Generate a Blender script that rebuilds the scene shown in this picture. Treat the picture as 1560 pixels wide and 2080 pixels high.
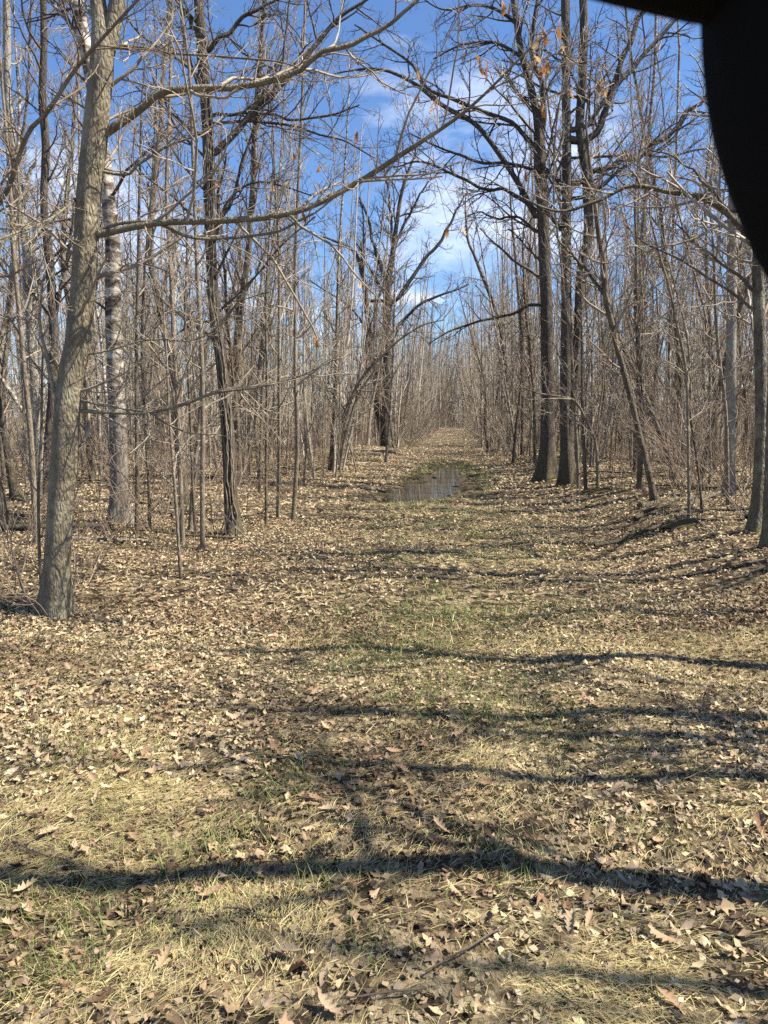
import bpy, math, numpy as np
from mathutils import Vector

# ------------------------------------------------------------------ camera, sky, sun, exposure
scene = bpy.context.scene
for o in list(bpy.data.objects):
    bpy.data.objects.remove(o)
W0, H0, F = 1560.0, 2080.0, 1550.0        # photograph size and focal length in its pixels
HORIZON = 845.0
CAM_H = 1.6
PITCH = math.atan((H0 / 2 - HORIZON) / F)
cam_d = bpy.data.cameras.new('camera')
cam = bpy.data.objects.new('camera', cam_d)
scene.collection.objects.link(cam)
cam.location = (0, 0, CAM_H)
cam.rotation_euler = (math.pi / 2 - PITCH, 0, 0)
cam_d.sensor_fit = 'VERTICAL'
cam_d.sensor_height = 36.0
cam_d.lens = F / H0 * 36.0
cam_d.clip_start = 0.05
cam_d.clip_end = 3000
cam_d.dof.use_dof = True
cam_d.dof.focus_distance = 6.0
cam_d.dof.aperture_fstop = 9.0
scene.camera = cam

SUN_EL = math.radians(50)
SUN_AZ = math.radians(96)                  # clockwise from +Y (the viewing direction): to the right, a little behind
sun_dir = Vector((math.sin(SUN_AZ) * math.cos(SUN_EL), math.cos(SUN_AZ) * math.cos(SUN_EL), math.sin(SUN_EL)))
world = bpy.data.worlds.new('World')
scene.world = world
world.use_nodes = True
nt = world.node_tree
nt.nodes.clear()
n_out = nt.nodes.new('ShaderNodeOutputWorld')
n_bg = nt.nodes.new('ShaderNodeBackground')
n_bg.inputs['Strength'].default_value = 0.062
sky = nt.nodes.new('ShaderNodeTexSky')
sky.sky_type = 'NISHITA'
sky.sun_disc = False
sky.sun_elevation = SUN_EL
sky.sun_rotation = SUN_AZ
sky.air_density = 1.0
sky.dust_density = 0.3
sky.ozone_density = 2.5
# thin broken cloud: noise on a flat cloud layer above the place
tc = nt.nodes.new('ShaderNodeTexCoord')
sep = nt.nodes.new('ShaderNodeSeparateXYZ')
mx = nt.nodes.new('ShaderNodeMath'); mx.operation = 'MAXIMUM'; mx.inputs[1].default_value = 0.04
ad = nt.nodes.new('ShaderNodeMath'); ad.operation = 'ADD'; ad.inputs[1].default_value = 0.12
dx = nt.nodes.new('ShaderNodeMath'); dx.operation = 'DIVIDE'
dy = nt.nodes.new('ShaderNodeMath'); dy.operation = 'DIVIDE'
cmb = nt.nodes.new('ShaderNodeCombineXYZ')
nz = nt.nodes.new('ShaderNodeTexNoise')
nz.noise_dimensions = '4D'
nz.inputs['W'].default_value = 1.7
nz.inputs['Scale'].default_value = 0.95
nz.inputs['Detail'].default_value = 7
nz.inputs['Roughness'].default_value = 0.55
nz.inputs['Distortion'].default_value = 0.4
cr = nt.nodes.new('ShaderNodeValToRGB')
cr.color_ramp.elements[0].position = 0.53
cr.color_ramp.elements[1].position = 0.76
mixc = nt.nodes.new('ShaderNodeMix'); mixc.data_type = 'RGBA'
mixc.inputs['B'].default_value = (11.0, 11.3, 11.8, 1)
L = nt.links.new
L(tc.outputs['Generated'], sep.inputs[0])
L(sep.outputs['Z'], mx.inputs[0]); L(mx.outputs[0], ad.inputs[0])
L(sep.outputs['X'], dx.inputs[0]); L(ad.outputs[0], dx.inputs[1])
L(sep.outputs['Y'], dy.inputs[0]); L(ad.outputs[0], dy.inputs[1])
L(dx.outputs[0], cmb.inputs[0]); L(dy.outputs[0], cmb.inputs[1])
L(cmb.outputs[0], nz.inputs['Vector'])
L(nz.outputs['Fac'], cr.inputs['Fac'])
L(cr.outputs['Color'], mixc.inputs['Factor'])
tint = nt.nodes.new('ShaderNodeMix'); tint.data_type = 'RGBA'; tint.blend_type = 'MULTIPLY'
tint.inputs['Factor'].default_value = 1.0
tint.inputs['B'].default_value = (0.80, 0.99, 1.24, 1)
L(sky.outputs['Color'], tint.inputs['A'])
L(tint.outputs['Result'], mixc.inputs['A'])
L(mixc.outputs['Result'], n_bg.inputs['Color'])
L(n_bg.outputs[0], n_out.inputs[0])

sun_d = bpy.data.lights.new('sun', 'SUN')
sun_d.energy = 5.0
sun_d.angle = math.radians(0.53)
sun_d.color = (1.0, 0.92, 0.77)
sun = bpy.data.objects.new('sun', sun_d)
scene.collection.objects.link(sun)
sun.location = (8, -2, 14)
sun.rotation_euler = sun_dir.to_track_quat('Z', 'Y').to_euler()

scene.view_settings.view_transform = 'Standard'
scene.view_settings.look = 'None'
scene.view_settings.gamma = 1.0
scene.view_settings.use_curve_mapping = False
scene.view_settings.exposure = 1.32
scene.render.engine = 'CYCLES'
cy = scene.cycles
cy.max_bounces = 5
cy.diffuse_bounces = 2
cy.glossy_bounces = 2
cy.transmission_bounces = 2
cy.use_denoising = False
cy.sample_clamp_indirect = 4.0

# ------------------------------------------------------------------ helpers
C = scene.collection
rng = np.random.default_rng(7)
CP, SP = math.cos(PITCH), math.sin(PITCH)


def ray(px, py):
    u = (px - W0 / 2) / F
    v = (H0 / 2 - py) / F
    return np.array([u, CP + SP * v, -SP + CP * v])


def at(px, py, Y):
    """the point at depth Y (metres along +Y) that shows at this pixel"""
    d = ray(px, py)
    return np.array([0, 0, CAM_H]) + d * (Y / d[1])


_lat = np.random.default_rng(3).random((64, 64))


def vnoise(x, y, s=1.0):
    x = np.asarray(x) * s; y = np.asarray(y) * s
    xi = np.floor(x).astype(int); yi = np.floor(y).astype(int)
    fx = x - xi; fy = y - yi
    fx = fx * fx * (3 - 2 * fx); fy = fy * fy * (3 - 2 * fy)
    g = lambda a, b: _lat[a % 64, b % 64]
    return (g(xi, yi) * (1 - fx) * (1 - fy) + g(xi + 1, yi) * fx * (1 - fy)
            + g(xi, yi + 1) * (1 - fx) * fy + g(xi + 1, yi + 1) * fx * fy)


def sm(t):
    t = np.clip(t, 0, 1)
    return t * t * (3 - 2 * t)


def path_x(y):
    return -0.35 + 0.094 * np.asarray(y)


PUD = np.array([(0.45, 15.0, 0.78), (0.95, 16.4, 0.98), (1.42, 19.0, 0.90), (1.88, 22.5, 0.68), (2.3, 26.5, 0.5)])


def puddle_d(x, y):
    """distance from the puddle's winding centre line, in its own half widths"""
    x = np.asarray(x, float); y = np.asarray(y, float)
    best = np.full(np.broadcast(x, y).shape, 99.0)
    for a, b in zip(PUD[:-1], PUD[1:]):
        ab = b[:2] - a[:2]
        t = np.clip(((x - a[0]) * ab[0] + (y - a[1]) * ab[1]) / (ab @ ab), 0, 1)
        d = np.hypot(x - a[0] - t * ab[0], (y - a[1] - t * ab[1]) * 0.8)
        best = np.minimum(best, d / (a[2] + t * (b[2] - a[2])))
    return best


def gz(x, y):
    x = np.asarray(x, float); y = np.asarray(y, float)
    s = x - path_x(y)
    near = sm((y - 4.5) / 2.5)
    z = 0.34 * sm((s - 2.0) / 1.7) * near + 0.08 * sm((-s - 2.0) / 2.5)
    z = z - 0.035 * np.exp(-((np.abs(s) - 0.85) / 0.3) ** 2)
    z = z + 0.10 * (vnoise(x + 31, y + 7, 0.45) - 0.5) + 0.035 * (vnoise(x + 3, y + 17, 1.7) - 0.5)
    z = z + 0.022 * (vnoise(x + 9, y + 2, 5.0) - 0.5)
    z = z + 0.36 * np.exp(-((x + 0.9) / 2.3) ** 2 - ((y - 30.5) / 3.5) ** 2)
    z = z - 0.17 * sm((1.35 - puddle_d(x, y) - 0.9 * (vnoise(x, y, 2.1) - 0.5) - 0.5 * (vnoise(x, y, 5.0) - 0.5)) / 1.1)
    return z


def ground_hit(px, py):
    d = ray(px, py)
    t = CAM_H / max(-d[2], 1e-3)
    for _ in range(25):
        p = d * t
        h = CAM_H - float(gz(p[0], p[1]))
        t = 0.5 * t + 0.5 * h / max(-d[2], 1e-3)
    p = d * t
    return np.array([p[0], p[1], float(gz(p[0], p[1]))])


def make_mesh(name, verts, quads=None, tris=None, smooth=True, attr=None):
    me = bpy.data.meshes.new(name)
    nq = 0 if quads is None else len(quads)
    ntr = 0 if tris is None else len(tris)
    me.vertices.add(len(verts))
    me.vertices.foreach_set('co', np.ascontiguousarray(verts, np.float32).ravel())
    loops = []
    starts = []
    if nq:
        loops.append(np.asarray(quads, np.int32).ravel()); starts.append(np.arange(nq, dtype=np.int32) * 4)
    if ntr:
        loops.append(np.asarray(tris, np.int32).ravel()); starts.append(np.arange(ntr, dtype=np.int32) * 3 + nq * 4)
    loops = np.concatenate(loops); starts = np.concatenate(starts)
    me.loops.add(len(loops))
    me.loops.foreach_set('vertex_index', loops)
    me.polygons.add(nq + ntr)
    me.polygons.foreach_set('loop_start', starts)
    me.polygons.foreach_set('use_smooth', np.full(nq + ntr, smooth, dtype=bool))
    if attr is not None:
        a = me.attributes.new('tint', 'FLOAT_COLOR', 'POINT')
        c4 = np.ones((len(verts), 4), np.float32); c4[:, :3] = attr
        a.data.foreach_set('color', c4.ravel())
    me.update(calc_edges=True)
    return me


def norm(v):
    return v / np.maximum(np.linalg.norm(v, axis=-1, keepdims=True), 1e-9)


def tubes(P, R, sides, wob=None):
    """P (B,n,3), R (B,n) -> verts, quads of open tapered tubes"""
    B, n, _ = P.shape
    T = norm(np.gradient(P, axis=1))
    D = norm(P[:, -1] - P[:, 0])
    ref = np.zeros((B, 3))
    ref[np.arange(B), np.argmin(np.abs(D), axis=1)] = 1
    N = norm(np.cross(T, ref[:, None, :]))
    Bn = np.cross(T, N)
    a = np.arange(sides) * 2 * np.pi / sides
    RR = R[:, :, None] * np.ones(sides)
    if wob is not None:
        RR = RR * wob
    V = (P[:, :, None, :] + RR[..., None] * (np.cos(a)[None, None, :, None] * N[:, :, None, :]
         + np.sin(a)[None, None, :, None] * Bn[:, :, None, :]))
    idx = np.arange(B * n * sides).reshape(B, n, sides)
    i0 = idx[:, :-1, :]; i1 = idx[:, 1:, :]
    q = np.stack([i0, np.roll(i0, -1, 2), np.roll(i1, -1, 2), i1], -1)
    return V.reshape(-1, 3), q.reshape(-1, 4)


def join(parts):
    vs, qs, k = [], [], 0
    for v, q in parts:
        vs.append(v); qs.append(q + k); k += len(v)
    return np.concatenate(vs), np.concatenate(qs)


def resample(pts, n):
    """Catmull-Rom through rows of any width, n rows out"""
    p = np.asarray(pts, float)
    if len(p) == 2:
        return p[0] + (p[1] - p[0]) * np.linspace(0, 1, n)[:, None]
    q = np.vstack([2 * p[0] - p[1], p, 2 * p[-1] - p[-2]])
    seg = np.linalg.norm(np.diff(p[:, :3], axis=0), axis=1) + 1e-6
    s = np.concatenate([[0], np.cumsum(seg)]); t = np.linspace(0, s[-1], n)
    i = np.clip(np.searchsorted(s, t, 'right') - 1, 0, len(seg) - 1)
    u = ((t - s[i]) / seg[i])[:, None]
    a, b, c, d = q[i], q[i + 1], q[i + 2], q[i + 3]
    return 0.5 * (2 * b + (c - a) * u + (2 * a - 5 * b + 4 * c - d) * u ** 2 + (3 * b - a - 3 * c + d) * u ** 3)


def grow(P, R, k, t0, t1, lr, ang, npts, wig, up, rr, rmin, rg, labs=None, drop=0.55):
    """k children on each of the parent polylines P: lr = length ratio range, ang = leaving angle range (deg)"""
    B, n, _ = P.shape
    t = (np.arange(k)[None, :] + rg.random((B, k))) / k
    t = t0 + (t1 - t0) * t
    f = t * (n - 1); i = np.clip(f.astype(int), 0, n - 2); u = (f - i)[..., None]
    bi = np.arange(B)[:, None]
    p0 = P[bi, i]; p1 = P[bi, i + 1]
    pos = p0 + (p1 - p0) * u
    T = norm(p1 - p0)
    r = R[bi, i] * (1 - u[..., 0]) + R[bi, i + 1] * u[..., 0]
    plen = np.linalg.norm(np.diff(P, axis=1), axis=2).sum(1)[:, None]
    base = plen if labs is None else labs
    ln = base * rg.uniform(lr[0], lr[1], (B, k)) * (1.05 - drop * t)
    a = np.radians(rg.uniform(ang[0], ang[1], (B, k)))[..., None]
    rv = rg.normal(size=(B, k, 3))
    Nn = norm(rv - (rv * T).sum(-1, keepdims=True) * T)
    d = norm(np.cos(a) * T + np.sin(a) * Nn)
    d = d.reshape(-1, 3); pos = pos.reshape(-1, 3); ln = ln.reshape(-1); r = r.reshape(-1)
    M = len(d)
    out = np.empty((M, npts, 3)); out[:, 0] = pos
    step = ln / (npts - 1)
    for j in range(1, npts):
        d = norm(d + rg.normal(size=(M, 3)) * wig + np.array([0, 0, up]))
        out[:, j] = out[:, j - 1] + d * step[:, None]
    r0 = np.maximum(np.minimum(r * rr, 0.016 * ln + rmin), rmin)
    rad = r0[:, None] * (1 - 0.62 * np.linspace(0, 1, npts))[None, :]
    rad = np.maximum(rad, rmin * 0.7)
    return out, rad


def obj(name, me, mat, parent=None):
    o = bpy.data.objects.new(name, me)
    if mat is not None and len(me.materials) == 0:
        me.materials.append(mat)
    C.objects.link(o)
    if parent is not None:
        o.parent = parent
    return o


def tag(o, label, cat, group=None):
    o['label'] = label; o['category'] = cat
    if group:
        o['group'] = group
    return o


def empty(name, loc):
    o = bpy.data.objects.new(name, None)
    o.empty_display_size = 0.2
    o.location = loc
    C.objects.link(o)
    return o


# ------------------------------------------------------------------ materials
def mat_new(name):
    m = bpy.data.materials.new(name); m.use_nodes = True
    t = m.node_tree
    b = t.nodes['Principled BSDF']
    b.inputs['Roughness'].default_value = 0.85
    b.inputs['Specular IOR Level'].default_value = 0.2
    return m, t, b


def N(t, kind, **kw):
    n = t.nodes.new(kind)
    for k, v in kw.items():
        if k in n.inputs:
            n.inputs[k].default_value = v
        else:
            setattr(n, k, v)
    return n


def ramp(t, stops):
    r = t.nodes.new('ShaderNodeValToRGB')
    e = r.color_ramp.elements
    while len(e) < len(stops):
        e.new(0.5)
    for el, (p, c) in zip(e, stops):
        el.position = p; el.color = (*c, 1)
    return r


def bark(name, dark, light, stretch=0.22, scale=22, bump=0.6, patch=(0.30, 0.29, 0.24), patch_amt=0.35, moss=0.0, marks=0.0):
    m, t, b = mat_new(name)
    co = N(t, 'ShaderNodeTexCoord')
    mp = N(t, 'ShaderNodeMapping'); mp.inputs['Scale'].default_value = (1, 1, stretch)
    t.links.new(co.outputs['Object'], mp.inputs['Vector'])
    n1 = N(t, 'ShaderNodeTexNoise', Scale=scale, Detail=8.0, Roughness=0.7, Distortion=0.6)
    t.links.new(mp.outputs[0], n1.inputs['Vector'])
    v1 = N(t, 'ShaderNodeTexVoronoi', Scale=scale * 1.6); v1.feature = 'DISTANCE_TO_EDGE'
    t.links.new(mp.outputs[0], v1.inputs['Vector'])
    r = ramp(t, [(0.30, dark), (0.70, light)])
    t.links.new(n1.outputs['Fac'], r.inputs['Fac'])
    n2 = N(t, 'ShaderNodeTexNoise', Scale=3.2, Detail=5.0, Roughness=0.65)
    t.links.new(co.outputs['Object'], n2.inputs['Vector'])
    r2 = ramp(t, [(0.50, (0, 0, 0)), (0.64, (patch_amt,) * 3)])
    t.links.new(n2.outputs['Fac'], r2.inputs['Fac'])
    mi = N(t, 'ShaderNodeMix', data_type='RGBA')
    t.links.new(r2.outputs['Color'], mi.inputs['Factor'])
    t.links.new(r.outputs['Color'], mi.inputs['A'])
    mi.inputs['B'].default_value = (*patch, 1)
    last = mi.outputs['Result']
    if moss:
        n3 = N(t, 'ShaderNodeTexNoise', Scale=6.0, Detail=6.0)
        t.links.new(co.outputs['Object'], n3.inputs['Vector'])
        sx = N(t, 'ShaderNodeSeparateXYZ'); t.links.new(co.outputs['Object'], sx.inputs[0])
        mr = N(t, 'ShaderNodeMapRange'); mr.inputs[1].default_value = 0.0; mr.inputs[2].default_value = 0.9
        mr.inputs[3].default_value = moss; mr.inputs[4].default_value = 0.0
        t.links.new(sx.outputs['Z'], mr.inputs[0])
        mm = N(t, 'ShaderNodeMath', operation='MULTIPLY')
        r3 = ramp(t, [(0.42, (0, 0, 0)), (0.58, (1, 1, 1))])
        t.links.new(n3.outputs['Fac'], r3.inputs['Fac'])
        t.links.new(mr.outputs[0], mm.inputs[0]); t.links.new(r3.outputs['Color'], mm.inputs[1])
        m2 = N(t, 'ShaderNodeMix', data_type='RGBA')
        t.links.new(mm.outputs[0], m2.inputs['Factor']); t.links.new(last, m2.inputs['A'])
        m2.inputs['B'].default_value = (0.10, 0.10, 0.025, 1)
        last = m2.outputs['Result']
    if marks:
        mp3 = N(t, 'ShaderNodeMapping'); mp3.inputs['Scale'].default_value = (1.2, 1.2, 9.0)
        t.links.new(co.outputs['Object'], mp3.inputs['Vector'])
        n6 = N(t, 'ShaderNodeTexNoise', Scale=3.4, Detail=6.0, Roughness=0.7, Distortion=0.8)
        t.links.new(mp3.outputs[0], n6.inputs['Vector'])
        r6 = ramp(t, [(0.60, (0, 0, 0)), (0.68, (marks,) * 3)])
        t.links.new(n6.outputs['Fac'], r6.inputs['Fac'])
        m6 = N(t, 'ShaderNodeMix', data_type='RGBA')
        t.links.new(r6.outputs['Color'], m6.inputs['Factor']); t.links.new(last, m6.inputs['A'])
        m6.inputs['B'].default_value = (0.05, 0.04, 0.03, 1)
        last = m6.outputs['Result']
    t.links.new(last, b.inputs['Base Color'])
    ml = N(t, 'ShaderNodeMath', operation='MULTIPLY_ADD')
    t.links.new(v1.outputs['Distance'], ml.inputs[0]); ml.inputs[1].default_value = 1.2
    t.links.new(n1.outputs['Fac'], ml.inputs[2])
    bp = N(t, 'ShaderNodeBump', Strength=bump, Distance=0.03)
    t.links.new(ml.outputs[0], bp.inputs['Height'])
    t.links.new(bp.outputs[0], b.inputs['Normal'])
    return m


def birch_bark(name, base_dark=0.9):
    m, t, b = mat_new(name)
    co = N(t, 'ShaderNodeTexCoord')
    mp = N(t, 'ShaderNodeMapping'); mp.inputs['Scale'].default_value = (1.1, 1.1, 3.0)
    t.links.new(co.outputs['Object'], mp.inputs['Vector'])
    n1 = N(t, 'ShaderNodeTexNoise', Scale=3.6, Detail=8.0, Roughness=0.74, Distortion=0.5)
    t.links.new(mp.outputs[0], n1.inputs['Vector'])
    r = ramp(t, [(0.38, (0.04, 0.032, 0.026)), (0.50, (0.19, 0.16, 0.13)), (0.60, (0.52, 0.48, 0.42))])
    t.links.new(n1.outputs['Fac'], r.inputs['Fac'])
    # bark of the butt end is rough and dark, as on old birches
    sx = N(t, 'ShaderNodeSeparateXYZ'); t.links.new(co.outputs['Object'], sx.inputs[0])
    n2 = N(t, 'ShaderNodeTexNoise', Scale=2.0, Detail=5.0)
    t.links.new(co.outputs['Object'], n2.inputs['Vector'])
    s2 = N(t, 'ShaderNodeMath', operation='MULTIPLY_ADD'); s2.inputs[1].default_value = 2.6
    t.links.new(n2.outputs['Fac'], s2.inputs[0]); t.links.new(sx.outputs['Z'], s2.inputs[2])
    mr = N(t, 'ShaderNodeMapRange'); mr.inputs[1].default_value = 2.2; mr.inputs[2].default_value = 3.2
    mr.inputs[3].default_value = base_dark; mr.inputs[4].default_value = 0.0
    t.links.new(s2.outputs[0], mr.inputs[0])
    mp2 = N(t, 'ShaderNodeMapping'); mp2.inputs['Scale'].default_value = (1, 1, 0.16)
    t.links.new(co.outputs['Object'], mp2.inputs['Vector'])
    n3 = N(t, 'ShaderNodeTexNoise', Scale=26.0, Detail=7.0, Roughness=0.7)
    t.links.new(mp2.outputs[0], n3.inputs['Vector'])
    r3 = ramp(t, [(0.35, (0.05, 0.042, 0.035)), (0.7, (0.30, 0.27, 0.23))])
    t.links.new(n3.outputs['Fac'], r3.inputs['Fac'])
    mi = N(t, 'ShaderNodeMix', data_type='RGBA')
    t.links.new(mr.outputs[0], mi.inputs['Factor']); t.links.new(r.outputs['Color'], mi.inputs['A'])
    t.links.new(r3.outputs['Color'], mi.inputs['B'])
    t.links.new(mi.outputs['Result'], b.inputs['Base Color'])
    bp = N(t, 'ShaderNodeBump', Strength=0.5, Distance=0.02)
    t.links.new(n3.outputs['Fac'], bp.inputs['Height']); t.links.new(bp.outputs[0], b.inputs['Normal'])
    return m


def twig_mat(name, a, bcol, scale=9.0):
    m, t, b = mat_new(name)
    co = N(t, 'ShaderNodeTexCoord')
    n1 = N(t, 'ShaderNodeTexNoise', Scale=scale, Detail=4.0, Roughness=0.7)
    t.links.new(co.outputs['Object'], n1.inputs['Vector'])
    r = ramp(t, [(0.3, a), (0.7, bcol)])
    t.links.new(n1.outputs['Fac'], r.inputs['Fac'])
    t.links.new(r.outputs['Color'], b.inputs['Base Color'])
    b.inputs['Roughness'].default_value = 0.6
    return m


M = {}
M['maple'] = bark('maple_bark', (0.12, 0.10, 0.07), (0.28, 0.24, 0.17), 0.35, 26, 0.8, (0.36, 0.325, 0.235), 0.6, moss=0.25, marks=0.75)
M['oak'] = bark('oak_bark', (0.035, 0.028, 0.022), (0.165, 0.135, 0.105), 0.14, 30, 1.0, (0.26, 0.25, 0.21), 0.25, moss=0.6)
M['poplar'] = bark('poplar_bark', (0.15, 0.135, 0.11), (0.33, 0.30, 0.25), 0.5, 18, 0.5, (0.40, 0.38, 0.33), 0.5)
M['mossy'] = bark('mossy_bark', (0.06, 0.05, 0.04), (0.22, 0.19, 0.15), 0.4, 26, 0.9, (0.34, 0.34, 0.24), 0.7, moss=0.8)
M['sapling'] = bark('sapling_bark', (0.10, 0.08, 0.057), (0.26, 0.215, 0.16), 0.3, 24, 0.45, (0.38, 0.34, 0.27), 0.4)
M['grey_stem'] = bark('grey_stem_bark', (0.045, 0.035, 0.025), (0.17, 0.137, 0.10), 0.25, 22, 0.6, (0.29, 0.26, 0.20), 0.4)
M['birch'] = birch_bark('birch_bark')
M['pale'] = birch_bark('pale_birch_bark', 0.55)
M['twig'] = twig_mat('twig_grey', (0.16, 0.128, 0.093), (0.40, 0.34, 0.265))
M['twig_dark'] = twig_mat('twig_dark', (0.04, 0.031, 0.023), (0.14, 0.112, 0.085))
M['twig_red'] = twig_mat('twig_reddish', (0.13, 0.092, 0.062), (0.32, 0.25, 0.185))
M['deadwood'] = bark('dead_wood', (0.12, 0.10, 0.08), (0.34, 0.29, 0.23), 0.3, 20, 0.7, (0.45, 0.40, 0.32), 0.4)
M['cutwood'] = twig_mat('cut_wood', (0.40, 0.29, 0.17), (0.58, 0.46, 0.30))


def tint_mat(name, rough=0.8, transl=0.0, spec=0.25):
    m, t, b = mat_new(name)
    at_ = N(t, 'ShaderNodeAttribute', attribute_name='tint')
    co = N(t, 'ShaderNodeTexCoord')
    n1 = N(t, 'ShaderNodeTexNoise', Scale=55.0, Detail=3.0)
    t.links.new(co.outputs['Object'], n1.inputs['Vector'])
    mr = N(t, 'ShaderNodeMapRange'); mr.inputs[3].default_value = 0.65; mr.inputs[4].default_value = 1.3
    t.links.new(n1.outputs['Fac'], mr.inputs[0])
    mi = N(t, 'ShaderNodeMix', data_type='RGBA', blend_type='MULTIPLY'); mi.inputs['Factor'].default_value = 1
    t.links.new(at_.outputs['Color'], mi.inputs['A']); t.links.new(mr.outputs[0], mi.inputs['B'])
    t.links.new(mi.outputs['Result'], b.inputs['Base Color'])
    b.inputs['Roughness'].default_value = rough
    b.inputs['Specular IOR Level'].default_value = spec
    if transl:
        tr = N(t, 'ShaderNodeBsdfTranslucent'); t.links.new(mi.outputs['Result'], tr.inputs['Color'])
        ms = N(t, 'ShaderNodeMixShader'); ms.inputs[0].default_value = transl
        t.links.new(b.outputs[0], ms.inputs[1]); t.links.new(tr.outputs[0], ms.inputs[2])
        t.links.new(ms.outputs[0], t.nodes['Material Output'].inputs['Surface'])
    return m


M['litter'] = tint_mat('litter_leaf', 0.7, 0.12, 0.3)
M['blade'] = tint_mat('grass_blade', 0.6, 0.2, 0.3)


def leaf_obj_mat(name, stops, transl=0.25):
    m, t, b = mat_new(name)
    oi = N(t, 'ShaderNodeObjectInfo')
    r = ramp(t, stops)
    t.links.new(oi.outputs['Random'], r.inputs['Fac'])
    co = N(t, 'ShaderNodeTexCoord')
    n1 = N(t, 'ShaderNodeTexNoise', Scale=30.0, Detail=5.0)
    t.links.new(co.outputs['Object'], n1.inputs['Vector'])
    mr = N(t, 'ShaderNodeMapRange'); mr.inputs[3].default_value = 0.6; mr.inputs[4].default_value = 1.35
    t.links.new(n1.outputs['Fac'], mr.inputs[0])
    mi = N(t, 'ShaderNodeMix', data_type='RGBA', blend_type='MULTIPLY'); mi.inputs['Factor'].default_value = 1
    t.links.new(r.outputs['Color'], mi.inputs['A']); t.links.new(mr.outputs[0], mi.inputs['B'])
    t.links.new(mi.outputs['Result'], b.inputs['Base Color'])
    b.inputs['Roughness'].default_value = 0.65
    bp = N(t, 'ShaderNodeBump', Strength=0.3, Distance=0.004)
    t.links.new(n1.outputs['Fac'], bp.inputs['Height']); t.links.new(bp.outputs[0], b.inputs['Normal'])
    tr = N(t, 'ShaderNodeBsdfTranslucent'); t.links.new(mi.outputs['Result'], tr.inputs['Color'])
    ms = N(t, 'ShaderNodeMixShader'); ms.inputs[0].default_value = transl
    t.links.new(b.outputs[0], ms.inputs[1]); t.links.new(tr.outputs[0], ms.inputs[2])
    t.links.new(ms.outputs[0], t.nodes['Material Output'].inputs['Surface'])
    return m


LEAF_COLS = np.array([(0.50, 0.40, 0.245), (0.43, 0.335, 0.20), (0.36, 0.265, 0.155), (0.23, 0.152, 0.086),
                      (0.39, 0.31, 0.22), (0.11, 0.07, 0.042), (0.58, 0.48, 0.31), (0.29, 0.215, 0.15)])
LEAF_P = np.array([0.19, 0.18, 0.16, 0.13, 0.10, 0.09, 0.07, 0.08])
M['leaf_ground'] = leaf_obj_mat('fallen_leaf', [(0.0, (0.20, 0.12, 0.07)), (0.35, (0.34, 0.235, 0.145)), (0.7, (0.44, 0.325, 0.20)), (1.0, (0.37, 0.29, 0.20))], 0.12)
M['leaf_hang'] = leaf_obj_mat('clinging_leaf', [(0.0, (0.28, 0.12, 0.045)), (0.4, (0.42, 0.215, 0.075)), (0.75, (0.52, 0.33, 0.15)), (1.0, (0.62, 0.49, 0.31))], 0.45)

# ground
mg, t, b = mat_new('forest_floor')
co = N(t, 'ShaderNodeTexCoord')
vo = N(t, 'ShaderNodeTexVoronoi', Scale=19.0, Randomness=1.0)
nd = N(t, 'ShaderNodeTexNoise', Scale=9.0, Detail=6.0, Roughness=0.7)
t.links.new(co.outputs['Object'], nd.inputs['Vector'])
mxv = N(t, 'ShaderNodeMix', data_type='VECTOR'); mxv.inputs['Factor'].default_value = 0.12
t.links.new(co.outputs['Object'], mxv.inputs['A']); t.links.new(nd.outputs['Color'], mxv.inputs['B'])
t.links.new(mxv.outputs['Result'], vo.inputs['Vector'])
sv = N(t, 'ShaderNodeSeparateXYZ'); t.links.new(vo.outputs['Color'], sv.inputs[0])
rl = ramp(t, [(0.0, (0.018, 0.013, 0.009)), (0.28, (0.06, 0.042, 0.025)), (0.5, (0.20, 0.147, 0.085)), (0.8, (0.36, 0.28, 0.165)), (1.0, (0.50, 0.40, 0.245))])
t.links.new(sv.outputs['X'], rl.inputs['Fac'])
n4 = N(t, 'ShaderNodeTexNoise', Scale=45.0, Detail=5.0, Roughness=0.7)
t.links.new(co.outputs['Object'], n4.inputs['Vector'])
r4 = ramp(t, [(0.35, (0.35, 0.35, 0.35)), (0.7, (1.15, 1.15, 1.15))])
t.links.new(n4.outputs['Fac'], r4.inputs['Fac'])
mu = N(t, 'ShaderNodeMix', data_type='RGBA', blend_type='MULTIPLY'); mu.inputs['Factor'].default_value = 1
t.links.new(rl.outputs['Color'], mu.inputs['A']); t.links.new(r4.outputs['Color'], mu.inputs['B'])
n5 = N(t, 'ShaderNodeTexNoise', Scale=1.1, Detail=4.0)
t.links.new(co.outputs['Object'], n5.inputs['Vector'])
r5 = ramp(t, [(0.45, (0, 0, 0)), (0.62, (0.6, 0.6, 0.6))])
t.links.new(n5.outputs['Fac'], r5.inputs['Fac'])
ms_ = N(t, 'ShaderNodeMix', data_type='RGBA')
t.links.new(r5.outputs['Color'], ms_.inputs['Factor']); t.links.new(mu.outputs['Result'], ms_.inputs['A'])
ms_.inputs['B'].default_value = (0.04, 0.029, 0.018, 1)
wa = N(t, 'ShaderNodeAttribute', attribute_name='tint')
mwt = N(t, 'ShaderNodeMix', data_type='RGBA'); mwt.inputs['B'].default_value = (0.028, 0.022, 0.012, 1)
t.links.new(wa.outputs['Fac'], mwt.inputs['Factor']); t.links.new(ms_.outputs['Result'], mwt.inputs['A'])
t.links.new(mwt.outputs['Result'], b.inputs['Base Color'])
b.inputs['Roughness'].default_value = 0.95
bp = N(t, 'ShaderNodeBump', Strength=0.8, Distance=0.03)
ma = N(t, 'ShaderNodeMath', operation='ADD')
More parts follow.
